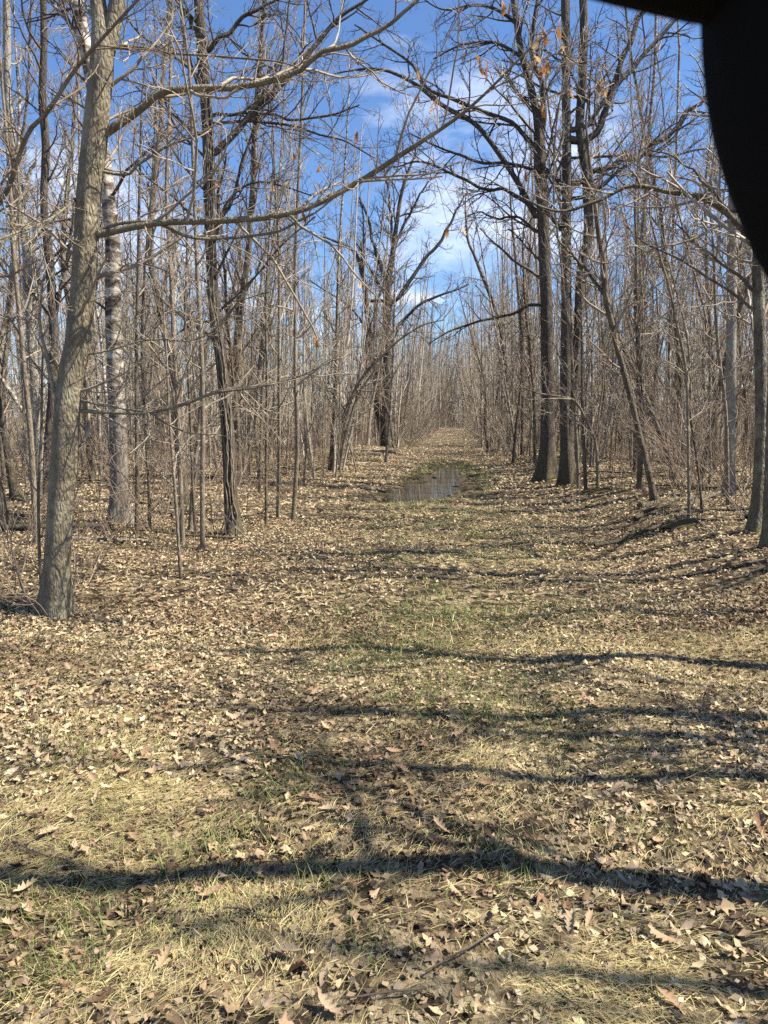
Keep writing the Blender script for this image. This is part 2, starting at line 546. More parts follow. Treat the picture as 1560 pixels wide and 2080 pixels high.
t.links.new(vo.outputs['Distance'], ma.inputs[0]); t.links.new(n4.outputs['Fac'], ma.inputs[1])
t.links.new(ma.outputs[0], bp.inputs['Height']); t.links.new(bp.outputs[0], b.inputs['Normal'])
M['ground'] = mg

mw, t, b = mat_new('puddle_water')
b.inputs['Base Color'].default_value = (0.03, 0.024, 0.012, 1)
b.inputs['Roughness'].default_value = 0.045
b.inputs['IOR'].default_value = 1.25
b.inputs['Specular IOR Level'].default_value = 0.5
nw = N(t, 'ShaderNodeTexNoise', Scale=3.0, Detail=2.0)
bpw = N(t, 'ShaderNodeBump', Strength=0.04, Distance=0.01)
t.links.new(nw.outputs['Fac'], bpw.inputs['Height']); t.links.new(bpw.outputs[0], b.inputs['Normal'])
M['water'] = mw

mk, t, b = mat_new('black_matt')
b.inputs['Base Color'].default_value = (0.006, 0.006, 0.0064, 1)
b.inputs['Roughness'].default_value = 0.9
b.inputs['Specular IOR Level'].default_value = 0.05
M['black'] = mk

# ------------------------------------------------------------------ ground and puddle
xs = np.unique(np.round(np.concatenate([-np.geomspace(9, 700, 34)[::-1], np.arange(-9, 9.01, 0.17), np.geomspace(9, 700, 34)]), 3))
ys = np.unique(np.round(np.concatenate([-np.geomspace(1, 200, 20)[::-1], np.arange(-1, 30.01, 0.17), np.geomspace(30, 1200, 60)]), 3))
X, Y = np.meshgrid(xs, ys)
Z = gz(X, Y)
V = np.stack([X, Y, Z], -1).reshape(-1, 3)
nx, ny = len(xs), len(ys)
ii = np.arange(nx * ny).reshape(ny, nx)
Q = np.stack([ii[:-1, :-1], ii[:-1, 1:], ii[1:, 1:], ii[1:, :-1]], -1).reshape(-1, 4)
wet = 0.5 * sm((1.55 - puddle_d(V[:, 0], V[:, 1]) - 0.4 * (vnoise(V[:, 0], V[:, 1], 2.1) - 0.5)) / 0.45)
ground = obj('ground', make_mesh('ground', V, Q, attr=np.repeat(wet[:, None], 3, 1)), M['ground'])
ground['kind'] = 'structure'

WATER_Z = -0.088
px_ = np.arange(-1.2, 4.2, 0.25); py_ = np.arange(13.4, 29.0, 0.25)
X, Y = np.meshgrid(px_, py_)
V = np.stack([X, Y, np.full_like(X, WATER_Z)], -1).reshape(-1, 3)
ii = np.arange(X.size).reshape(X.shape)
Q = np.stack([ii[:-1, :-1], ii[:-1, 1:], ii[1:, 1:], ii[1:, :-1]], -1).reshape(-1, 4)
cen = V[Q].mean(1)
Q = Q[(puddle_d(cen[:, 0], cen[:, 1]) < 1.6)]
puddle = obj('puddle', make_mesh('puddle', V, Q), M['water'])
puddle['kind'] = 'structure'

# ------------------------------------------------------------------ trees
def trunk_mesh(P, R, sides, rg, flare=True, rough=0.06):
    n = len(P)
    a = np.arange(sides) * 2 * np.pi / sides
    h = np.concatenate([[0], np.cumsum(np.linalg.norm(np.diff(P, axis=0), axis=1))])
    wob = np.ones((1, n, sides))
    ca, sa = np.cos(a), np.sin(a)
    ox, oy = rg.random(2) * 40
    nn = vnoise(ca[None, :] * 1.3 + ox + h[:, None] * 0.5, sa[None, :] * 1.3 + oy + h[:, None] * 1.1, 1.2)
    n2 = vnoise(ca[None, :] * 3 + ox * 2 + h[:, None] * 2.0, sa[None, :] * 3 + oy * 2 + h[:, None] * 0.7, 2.3)
    wob[0] += (nn - 0.5) * rough * 2.2 + (n2 - 0.5) * rough * 1.3
    if flare:
        k = rg.integers(3, 6); ph = rg.random() * 6.28
        lob = 0.5 + 0.5 * np.cos(k * a + ph)
        fl = np.exp(-h / (R[0] * 1.9))
        wob[0] += fl[:, None] * (0.15 + 0.75 * lob[None, :] ** 1.5)
    return tubes(P[None], R[None], sides, wob)


def px_line(pts, Y, n, base=None):
    """pixel rows (px, py, width_px[, depth]) -> smooth rows x,y,z,r"""
    rows = []
    for p in pts:
        d = p[3] if len(p) > 3 else Y
        q = at(p[0], p[1], d)
        dist = np.linalg.norm(q - np.array([0, 0, CAM_H]))
        rows.append([*q, max(p[2] * 0.5 * d / F, 0.002)])
    if base is not None:
        rows[0][:3] = base  # foot on the ground
    return resample(rows, n)


ALL_LIMBS = []      # (tree, pixel-space helper) for hanging leaves
rgT = np.random.default_rng(21)


def hero(name, label, cat, pts, mat, twig, limbs=(), ext=6.0, side_k=14, lvl=(7, 6), crown=True, group=None,
         D=None, up=0.05, side_len=1.6, sides=16, t_low=0.3, stem_sets=(), rmin=0.0030, wig=0.13, flare=True, lean_ext=0.08, slim=1.0, slim_t=1.0):
    """a tree whose trunk and main limbs follow pixel rows; crown twigs grow on them"""
    rg = np.random.default_rng(sum(map(ord, label)) * 7 % 99991)
    if D is None:
        base = ground_hit(pts[0][0], pts[0][1])
        D = base[1]
    else:
        q = at(pts[0][0], pts[0][1], D)
        base = np.array([q[0], D, float(gz(q[0], D))])
    root = tag(empty(name, base), label, cat, group)
    k = base.copy(); k[2] -= 0.06
    rows = px_line(pts, D, max(40, 12 * len(pts)), k)
    rows[:, 3] *= slim_t
    # go on above the picture
    top_dir = norm(rows[-1, :3] - rows[-6, :3]) * 0.6 + np.array([rg.normal() * lean_ext, rg.normal() * lean_ext, 0.45])
    extp = [rows[-1]]
    m = 10
    r0 = rows[-1, 3]
    for j in range(1, m + 1):
        top_dir = norm(top_dir + np.array([rg.normal() * 0.08, rg.normal() * 0.08, 0.06]))
        extp.append(np.array([*(extp[-1][:3] + top_dir * ext / m), max(r0 * (1 - 0.93 * j / m), 0.006)]))
    if ext > 0:
        rows = np.vstack([rows, resample(extp, 24)[1:]])
    P = rows[:, :3] - base; R = rows[:, 3]
    meshes = [trunk_mesh(P, R, sides, rg, flare)]
    v, q = join(meshes)
    tr = obj('trunk', make_mesh('trunk', v, q), mat, root)
    limb_rows = []
    lp_all = []
    for lb in list(stem_sets) + list(limbs):
        lr = px_line(lb, D, 30)
        lr[:, 3] *= slim
        lr[:, :3] -= base
        # root the limb inside the trunk
        dd = np.linalg.norm(P - lr[0, :3], axis=1)
        j = int(np.argmin(dd))
        if dd[j] < 1.6:
            lr = resample(np.vstack([np.array([*P[j], lr[0, 3] * 1.25]), lr[::4], lr[-1:]]), 30)
        lr[:, :3] += (vnoise(np.arange(30) * 0.45 + rg.random() * 50, np.zeros(30) + rg.random() * 50)[:, None] - 0.5) * rg.normal(size=3) * lr[:, 3:4] * 2.0
        v, q = trunk_mesh(lr[:, :3], lr[:, 3], 9, rg, False, 0.07)
        obj('limb', make_mesh('limb', v, q), mat, root)
        lp_all.append(lr)
    crown_parts = []
    polys = []
    if crown:
        # side branches straight from the trunk
        L1p, L1r = grow(P[None], R[None], side_k, t_low, 0.99, (0.55, 1.1), (38, 72), 9, wig, up, 0.5, rmin * 1.3, rg, labs=side_len, drop=0.35)
        sets = [(L1p, L1r, lvl[0])]
        if lp_all:
            LP = np.stack([l[:, :3] for l in lp_all]); LR = np.stack([l[:, 3] for l in lp_all])
            ll = np.linalg.norm(np.diff(LP, axis=1), axis=2).sum(1)
            kk = int(np.clip(lvl[0] * 2.0, 6, 22))
            a, r_ = grow(LP, LR, kk, 0.12, 1.0, (0.30, 0.62), (30, 75), 8, wig * 1.2, up, 0.55, rmin * 1.2, rg, drop=0.5,
                         labs=np.minimum(ll, 2.6)[:, None])
            sets.append((a, r_, lvl[0]))
        crown_parts.append(tubes(L1p, L1r, 5))
        if lp_all:
            crown_parts.append(tubes(a, r_, 5))
        for (pp, rr_, kk) in sets:
            c2, d2 = grow(pp, rr_, kk, 0.2, 1.0, (0.28, 0.6), (28, 65), 6, wig * 1.25, up * 0.8, 0.7, rmin, rg)
            crown_parts.append(tubes(c2, d2, 3))
            if lvl[1]:
                c3, d3 = grow(c2, d2, lvl[1], 0.2, 1.0, (0.3, 0.65), (28, 62), 4, wig * 1.2, up * 0.6, 0.8, rmin * 0.8, rg)
                crown_parts.append(tubes(c3, d3, 3))
        v, q = join(crown_parts)
        obj('crown', make_mesh('crown', v, q), twig, root)
    for lr in lp_all:
        ALL_LIMBS.append((root, base, lr))
    return root, base, rows


T1, T1b, T1r = hero('maple_tree', 'stout smooth grey maple with long bare limbs reaching across the trail', 'tree',
     [(112, 1246, 62), (116, 1150, 52), (121, 1050, 50), (130, 930, 52), (136, 840, 52), (145, 760, 50), (158, 700, 49), (168, 600, 47),
      (175, 500, 47), (180, 400, 48), (190, 300, 47), (200, 200, 44), (207, 110, 42), (203, 40, 32), (198, 0, 29), (192, -80, 27)],
     M['maple'], M['twig'],
     limbs=[[(215, 120, 30), (232, 60, 31), (240, 0, 29), (252, -120, 26), (262, -300, 20), (280, -520, 12), (290, -800, 5)],
            [(178, 482, 16), (205, 476, 13), (250, 458, 13), (320, 454, 13), (400, 451, 12.5), (480, 445, 12), (545, 440, 12), (600, 432, 12), (640, 424, 11.5), (686, 400, 11),
             (750, 352, 11), (820, 311, 10, 5.9), (880, 275, 9, 5.8), (930, 238, 7, 5.8), (985, 192, 5.5, 5.7), (1040, 130, 4, 5.6), (1110, 72, 3, 5.5)],
            [(172, 487, 9), (192, 466, 8), (212, 473, 7.5), (240, 456, 7), (290, 446, 7), (320, 460, 6.5), (360, 480, 6.5), (430, 485, 6), (505, 482, 5.5), (570, 466, 5), (640, 432, 4), (700, 380, 3)],
            [(212, 268, 17), (232, 240, 15), (280, 215, 14), (330, 193, 13.5), (400, 182, 13), (500, 161, 12), (590, 146, 11), (650, 121, 10), (720, 73, 9), (790, 46, 8), (830, 18, 7), (880, -40, 5), (930, -130, 3)],
            [(232, 92, 7), (262, 87, 6), (310, 104, 5), (400, 111, 4.5), (500, 119, 4), (570, 126, 3), (640, 150, 2)],
            [(126, 832, 10), (142, 824, 8), (176, 833, 7.5), (210, 837, 7.5), (300, 839, 7), (337, 831, 7), (412, 809, 6.5), (450, 795, 6), (520, 787, 5), (583, 776, 4), (638, 746, 3.5), (694, 727, 2.5)],
            [(255, 355, 5), (330, 300, 4.5), (400, 275, 4), (470, 230, 2.5)],
            [(160, 402, 6), (100, 445, 5, 5.7), (40, 470, 5, 5.4), (-40, 500, 4, 5.2)],
            [(300, 838, 4.5), (335, 858, 4), (380, 878, 3.5), (440, 882, 3)],
            [(1000, 182, 3.2, 5.7), (1060, 150, 3, 5.6), (1140, 110, 2.6, 5.6), (1225, 180, 2, 5.6)],
            [(148, 720, 5), (210, 715, 4), (300, 690, 3.5), (400, 690, 3), (470, 640, 2)]],
     ext=8.0, side_k=16, lvl=(6, 4), side_len=1.1, sides=28, t_low=0.2)

hero('birch_tree', 'old white birch with dark rough mossy foot and peeling black-banded bark', 'tree',
     [(246, 1062, 46), (243, 1000, 41), (240, 900, 38), (236, 800, 36), (232, 700, 34), (230, 600, 33), (229, 500, 32), (222, 420, 30), (212, 330, 28), (196, 220, 27), (178, 120, 26), (165, 50, 26), (155, 0, 25)],
     M['birch'], M['twig_dark'], limbs=[[(178, 120, 9), (150, 60, 7), (110, 10, 6), (70, -60, 4)]], slim_t=0.9, ext=5.0, side_k=18, lvl=(6, 4), side_len=1.5, sides=22, t_low=0.35)

T3, T3b, T3r = hero('oak_tree', 'dark vine-covered oak with one heavy limb rising over the trail edge', 'tree',
     [(474, 1088, 36), (468, 1000, 32), (464, 900, 31), (456, 800, 27), (447, 720, 25), (436, 640, 25), (430, 540, 25), (426, 440, 25), (424, 330, 26), (420, 230, 25), (412, 130, 24), (408, 60, 22), (403, 0, 20), (398, -60, 18)],
     M['oak'], M['twig_dark'],
     limbs=[[(435, 310, 16), (462, 290, 15), (489, 256, 14), (515, 222, 13), (556, 188, 12), (590, 151, 11), (637, 98, 10), (670, 54, 9), (700, 27, 8), (760, -10, 6)],
            [(512, 232, 7), (540, 232, 6), (580, 240, 6), (620, 241, 5.5), (680, 232, 5), (730, 212, 3)],
            [(505, 246, 6), (560, 252, 5.5), (600, 258, 5), (640, 270, 5), (700, 287, 4), (760, 320, 3)],
            [(420, 100, 12), (455, 75, 10), (490, 38, 9), (520, 25, 8), (545, 8, 7), (580, -20, 6)],
            [(405, 80, 10), (390, 55, 9), (375, 25, 8), (360, 0, 7), (340, -40, 5)],
            [(440, 455, 6), (470, 400, 5), (520, 370, 4.5), (580, 380, 4), (640, 400, 3)],
            [(436, 640, 6), (480, 600, 5), (520, 560, 5), (570, 500, 4), (640, 440, 3)]],
     slim=0.85, slim_t=0.88, ext=6.0, side_k=20, lvl=(6, 4), side_len=1.7, sides=22, t_low=0.3)

rgV = np.random.default_rng(12)
for _ in range(9):
    n_ = 60; i0 = rgV.integers(0, 8); i1 = rgV.integers(70, 150)
    seg = T3r[np.linspace(i0, i1, n_).astype(int)]
    ph = rgV.uniform(-2.6, 1.4) + np.cumsum(rgV.normal(size=n_) * 0.10)
    k_ = 1.04 + 0.28 * vnoise(np.arange(n_) * 0.25 + rgV.random() * 60, np.zeros(n_))
    vp = seg[:, :3] - T3b + np.stack([np.cos(ph), np.sin(ph), np.zeros(n_)], -1) * (seg[:, 3] * k_)[:, None]
    vr = np.full(n_, rgV.uniform(0.006, 0.014)) * (1 - 0.5 * np.linspace(0, 1, n_))
    obj('vine', make_mesh('vine', *tubes(vp[None], vr[None], 5)), M['sapling'], T3)
hero('oak_tree', 'tall twin-stemmed oak with fan of limbs standing behind the fallen log', 'tree',
     [(783, 906, 22), (784, 805, 18), (786, 698, 17), (786, 627, 17), (791, 556, 15), (797, 520, 13), (804, 467, 10), (814, 399, 8), (829, 349, 6), (843, 314, 4)],
     M['oak'], M['twig_dark'],
     limbs=[[(782, 900, 19), (773, 870, 19), (765, 805, 17), (757, 734, 15), (750, 680, 14), (743, 609, 13), (736, 556, 11), (725, 520, 9), (708, 502, 7), (683, 488, 6), (647, 481, 4)],
            [(786, 590, 11), (772, 540, 10), (761, 502, 8), (747, 442, 6.5), (729, 399, 5)],
            [(784, 600, 9), (757, 559, 8), (736, 520, 7), (711, 470, 5)],
            [(793, 613, 12), (829, 584, 10), (850, 549, 9), (882, 506, 8), (907, 470, 7), (935, 413, 5), (946, 392, 3)],
            [(788, 712, 9), (804, 680, 10), (814, 655, 8), (853, 620, 7), (889, 602, 6), (921, 590, 5), (953, 577, 3)],
            [(797, 520, 8), (795, 470, 7), (790, 400, 6), (780, 340, 4)],
            [(743, 609, 7), (736, 540, 6), (740, 470, 5), (735, 420, 3)],
            [(750, 680, 7), (725, 640, 5), (700, 615, 5), (660, 590, 4), (630, 570, 3)],
            [(800, 500, 7), (830, 440, 6), (850, 400, 5), (870, 370, 3)]],
     slim=0.8, slim_t=0.88, ext=1.5, side_k=22, lvl=(7, 4), side_len=3.0, sides=14, D=36.0, rmin=0.006)

hero('oak_tree', 'rough dark oak with many crooked limbs arching over the puddle', 'tree',
     [(1110, 976, 40), (1112, 900, 32), (1113, 800, 28), (1111, 700, 26), (1109, 600, 25), (1106, 520, 25), (1102, 430, 26), (1097, 340, 26), (1096, 290, 24), (1090, 230, 17), (1075, 165, 15), (1060, 110, 14), (1048, 40, 12), (1040, -20, 11)],
     M['oak'], M['twig_dark'],
     limbs=[[(1087, 440, 14), (1067, 400, 13), (1050, 367, 13), (1027, 327, 13), (1000, 297, 12), (987, 275, 12), (953, 243, 11), (903, 217, 10), (868, 188, 9), (830, 163, 8), (787, 143, 7), (733, 140, 5), (680, 150, 3)],
            [(1085, 295, 11), (1050, 257, 10), (1003, 233, 10), (967, 223, 9), (920, 200, 9), (870, 180, 8), (853, 143, 7), (803, 113, 6), (767, 77, 5), (720, 50, 4)],
            [(1088, 345, 8), (1040, 333, 7), (980, 330, 7), (920, 310, 6), (870, 290, 4), (830, 270, 3)],
            [(1092, 428, 9), (1040, 390, 8), (1000, 385, 8), (960, 375, 7), (900, 345, 6), (855, 327, 5), (800, 340, 3)],
            [(1108, 622, 8), (1070, 620, 8), (1040, 638, 7), (978, 651, 6), (933, 665, 5), (908, 676, 4), (870, 700, 2.5)],
            [(1100, 290, 16), (1103, 200, 14), (1092, 143, 13), (1080, 90, 11), (1085, 30, 9), (1100, -40, 7)],
            [(1112, 400, 7), (1135, 345, 6), (1150, 300, 5), (1165, 240, 4)],
            [(1060, 120, 8), (1020, 90, 7), (980, 85, 6), (930, 95, 5), (880, 120, 3)],
            [(1050, 50, 8), (1010, 20, 7), (960, 10, 6), (900, 20, 4), (850, -10, 3)],
            [(1088, 470, 7), (1050, 440, 6), (1010, 445, 5), (975, 430, 4), (950, 440, 3)]],
     slim=0.82, slim_t=0.9, ext=5.0, side_k=20, lvl=(6, 4), side_len=2.2, sides=22, t_low=0.35, rmin=0.0042)

hero('oak_tree', 'pair of tall straight dark trunks joined at one blackened mossy foot', 'tree',
     [(1152, 982, 36), (1151, 900, 28), (1150, 800, 26), (1150, 700, 24), (1150, 600, 22), (1150, 500, 21), (1151, 400, 20), (1151, 300, 19), (1150, 200, 18), (1149, 100, 18), (1148, 0, 17), (1146, -80, 15)],
     M['oak'], M['twig_dark'],
     limbs=[[(1160, 975, 32), (1172, 935, 28), (1172, 850, 25), (1174, 750, 23), (1178, 650, 22), (1181, 520, 21), (1185, 430, 21), (1187, 350, 20), (1186, 250, 20), (1186, 150, 19), (1188, 50, 18), (1190, -40, 16), (1194, -160, 12), (1200, -300, 7)],
            [(1190, 285, 15), (1220, 240, 14), (1245, 190, 13), (1265, 140, 12), (1285, 80, 11), (1305, 10, 10), (1325, -60, 8), (1350, -150, 5)],
            [(1190, 262, 11), (1215, 222, 10), (1240, 188, 10), (1275, 150, 10), (1310, 110, 9), (1350, 65, 8), (1380, 30, 7), (1420, -20, 5)],
            [(1182, 372, 11), (1200, 355, 11), (1240, 340, 11), (1290, 320, 10), (1340, 285, 10), (1380, 250, 9), (1410, 215, 8), (1440, 185, 6), (1500, 140, 4)],
            [(1185, 400, 8), (1220, 380, 8), (1260, 345, 7), (1300, 320, 5)],
            [(1148, 380, 9), (1125, 360, 8), (1105, 345, 7), (1085, 342, 5)],
            [(1150, 480, 9), (1130, 455, 8), (1110, 430, 7), (1085, 415, 5)],
            [(1300, 315, 5), (1360, 318, 5), (1410, 305, 4), (1460, 300, 3)],
            [(1186, 200, 6), (1160, 150, 5), (1120, 110, 4), (1080, 100, 3)]],
     slim=0.88, slim_t=0.9, ext=5.0, side_k=20, lvl=(6, 4), side_len=2.0, sides=22, t_low=0.4, rmin=0.0042)

hero('mossy_tree', 'lichen-crusted trunk sending a long mossy crooked limb toward the twin oaks', 'tree',
     [(1530, 1082, 30), (1540, 1000, 28), (1545, 900, 26), (1546, 800, 25), (1544, 700, 25), (1541, 600, 25), (1540, 540, 25), (1545, 450, 24), (1552, 300, 22), (1560, 100, 20), (1570, -60, 18)],
     M['mossy'], M['twig'],
     limbs=[[(1545, 520, 18), (1530, 495, 16), (1505, 465, 15), (1480, 432, 14), (1452, 412, 14), (1430, 402, 13), (1400, 400, 12), (1370, 393, 11), (1335, 380, 11), (1300, 375, 10), (1262, 384, 9), (1220, 402, 8), (1180, 426, 7), (1130, 429, 6), (1085, 415, 5), (1040, 390, 3)],
            [(1480, 432, 7), (1450, 390, 6), (1410, 350, 5), (1370, 320, 4), (1310, 300, 3)],
            [(1540, 600, 8), (1500, 560, 7), (1460, 530, 6), (1420, 500, 5), (1370, 450, 3)],
            [(1541, 640, 7), (1480, 590, 6), (1430, 560, 5), (1390, 530, 5), (1340, 510, 4), (1290, 480, 3)]],
     slim=0.9, slim_t=0.85, ext=5.0, side_k=16, lvl=(6, 4), side_len=1.5, sides=22, t_low=0.25)

hero('mossy_tree', 'dark trunk on the bank beside the lichen-crusted one, casting the long shadow', 'tree',
     [(1562, 1112, 30), (1566, 1000, 27), (1570, 850, 25), (1578, 650, 24), (1585, 400, 23), (1590, 100, 20)],
     M['mossy'], M['twig'], ext=6.0, side_k=16, lvl=(6, 4), side_len=1.6, sides=18, t_low=0.4)

hero('poplar_tree', 'straight pale grey poplar with smooth bark rising from the brushy bank', 'tree',
     [(1482, 1008, 24), (1482, 900, 20), (1484, 800, 19), (1485, 700, 19), (1486, 600, 19), (1487, 500, 18), (1489, 400, 17), (1490, 250, 15), (1490, 0, 12)],
     M['poplar'], M['twig'], ext=3.0, side_k=20, lvl=(7, 4), side_len=1.6, sides=18, t_low=0.35)

hero('leaning_tree', 'thin crooked tree leaning toward the twin oaks, foot on the leafy bank', 'tree',
     [(1332, 1020, 16), (1320, 970, 13), (1300, 887, 12), (1280, 803, 12), (1260, 730, 12), (1240, 647, 12), (1230, 603, 12), (1227, 540, 11), (1217, 483, 10), (1207, 400, 8), (1197, 327, 6), (1190, 250, 4)],
     M['grey_stem'], M['twig'],
     limbs=[[(1230, 605, 8), (1205, 570, 6), (1180, 540, 6), (1160, 520, 5), (1130, 480, 3)]], ext=1.0, side_k=22, lvl=(6, 4), side_len=1.3, sides=12)
hero('leaning_tree', 'darker thin stem leaning against the crooked tree, split at its foot', 'tree',
     [(1368, 975, 12), (1362, 940, 10), (1340, 880, 10), (1317, 820, 9), (1287, 750, 8), (1263, 697, 7), (1245, 640, 5)],
     M['grey_stem'], M['twig'], limbs=[[(1360, 935, 8), (1372, 960, 9), (1358, 985, 10)]], ext=0.5, side_k=16, lvl=(6, 4), side_len=1.0, sides=10)

hero('dark_tree', 'slim dark crooked tree standing close behind the stout maple', 'tree',
     [(98, 1018, 24), (100, 895, 20), (107, 800, 19), (109, 690, 18), (105, 595, 17), (101, 539, 17), (94, 471, 15), (89, 404, 14), (93, 303, 15), (86, 200, 14), (89, 100, 13), (88, 0, 12), (84, -60, 10)],
     M['oak'], M['twig_dark'], limbs=[[(112, 640, 7), (118, 600, 6), (130, 545, 6), (145, 470, 5), (150, 400, 3)]], ext=4, side_k=20, lvl=(6, 4), side_len=1.5, sides=14)
hero('grey_tree', 'knobbly grey tree with pale blotched bark beside the slim dark one', 'tree',
     [(84, 1005, 22), (78, 900, 19), (71, 782, 18), (63, 690, 17), (60, 632, 17), (56, 557, 18), (54, 505, 16), (44, 440, 17), (38, 380, 16), (26, 300, 15), (16, 200, 14), (14, 100, 14), (13, 0, 13)],
     M['poplar'], M['twig'], limbs=[[(44, 440, 9), (55, 395, 8), (60, 350, 7), (72, 330, 5)], [(60, 640, 6), (72, 600, 5), (80, 560, 4)]], ext=4, side_k=18, lvl=(6, 4), side_len=1.5, sides=14)
hero('sapling', 'smooth bent sapling in front of the knobbly grey tree', 'sapling',
     [(74, 1105, 12), (67, 970, 12), (60, 857, 11), (49, 745, 10), (37, 614, 9), (28, 520, 8), (24, 437, 7), (15, 300, 6), (0, 120, 5)],
     M['sapling'], M['twig'], limbs=[[(46, 690, 4), (20, 650, 4), (0, 640, 3)]], ext=2, side_k=16, lvl=(5, 3), side_len=0.9, sides=10)
hero('sapling', 'thin straight sapling touching the foot of the stout maple', 'sapling',
     [(86, 1228, 7), (80, 1120, 7), (78, 1000, 6.5), (84, 880, 6), (85, 780, 5), (88, 700, 4)],
     M['sapling'], M['twig'], ext=1.0, side_k=14, lvl=(5, 3), side_len=0.6, sides=8)
hero('dark_tree', 'blackened leaning trunk with flared foot in the leaf litter beyond the bent sapling', 'tree',
     [(38, 1012, 26), (24, 970, 16), (12, 895, 15), (0, 840, 15), (-20, 740, 14), (-35, 600, 12)],
     M['oak'], M['twig_dark'], ext=5, side_k=14, lvl=(6, 4), side_len=1.4, sides=14)
hero('birch_tree', 'slim bright white birch leaning out beside the knobbly grey tree', 'tree',
     [(-25, 985, 12), (-12, 800, 10), (2, 690, 10), (15, 632, 9), (24, 550, 9), (30, 450, 8), (36, 330, 6), (40, 200, 5)],
     M['pale'], M['twig'], ext=3, side_k=16, lvl=(5, 3), side_len=1.2, sides=10, D=17.0)
hero('birch_tree', 'broken white birch stem tilted down into the saplings', 'tree',
     [(78, 905, 9), (66, 865, 9), (40, 825, 9.5), (10, 780, 9), (-15, 745, 8)],
     M['pale'], M['twig'], ext=0, side_k=8, lvl=(4, 2), side_len=0.6, sides=10, D=16.0, flare=False)

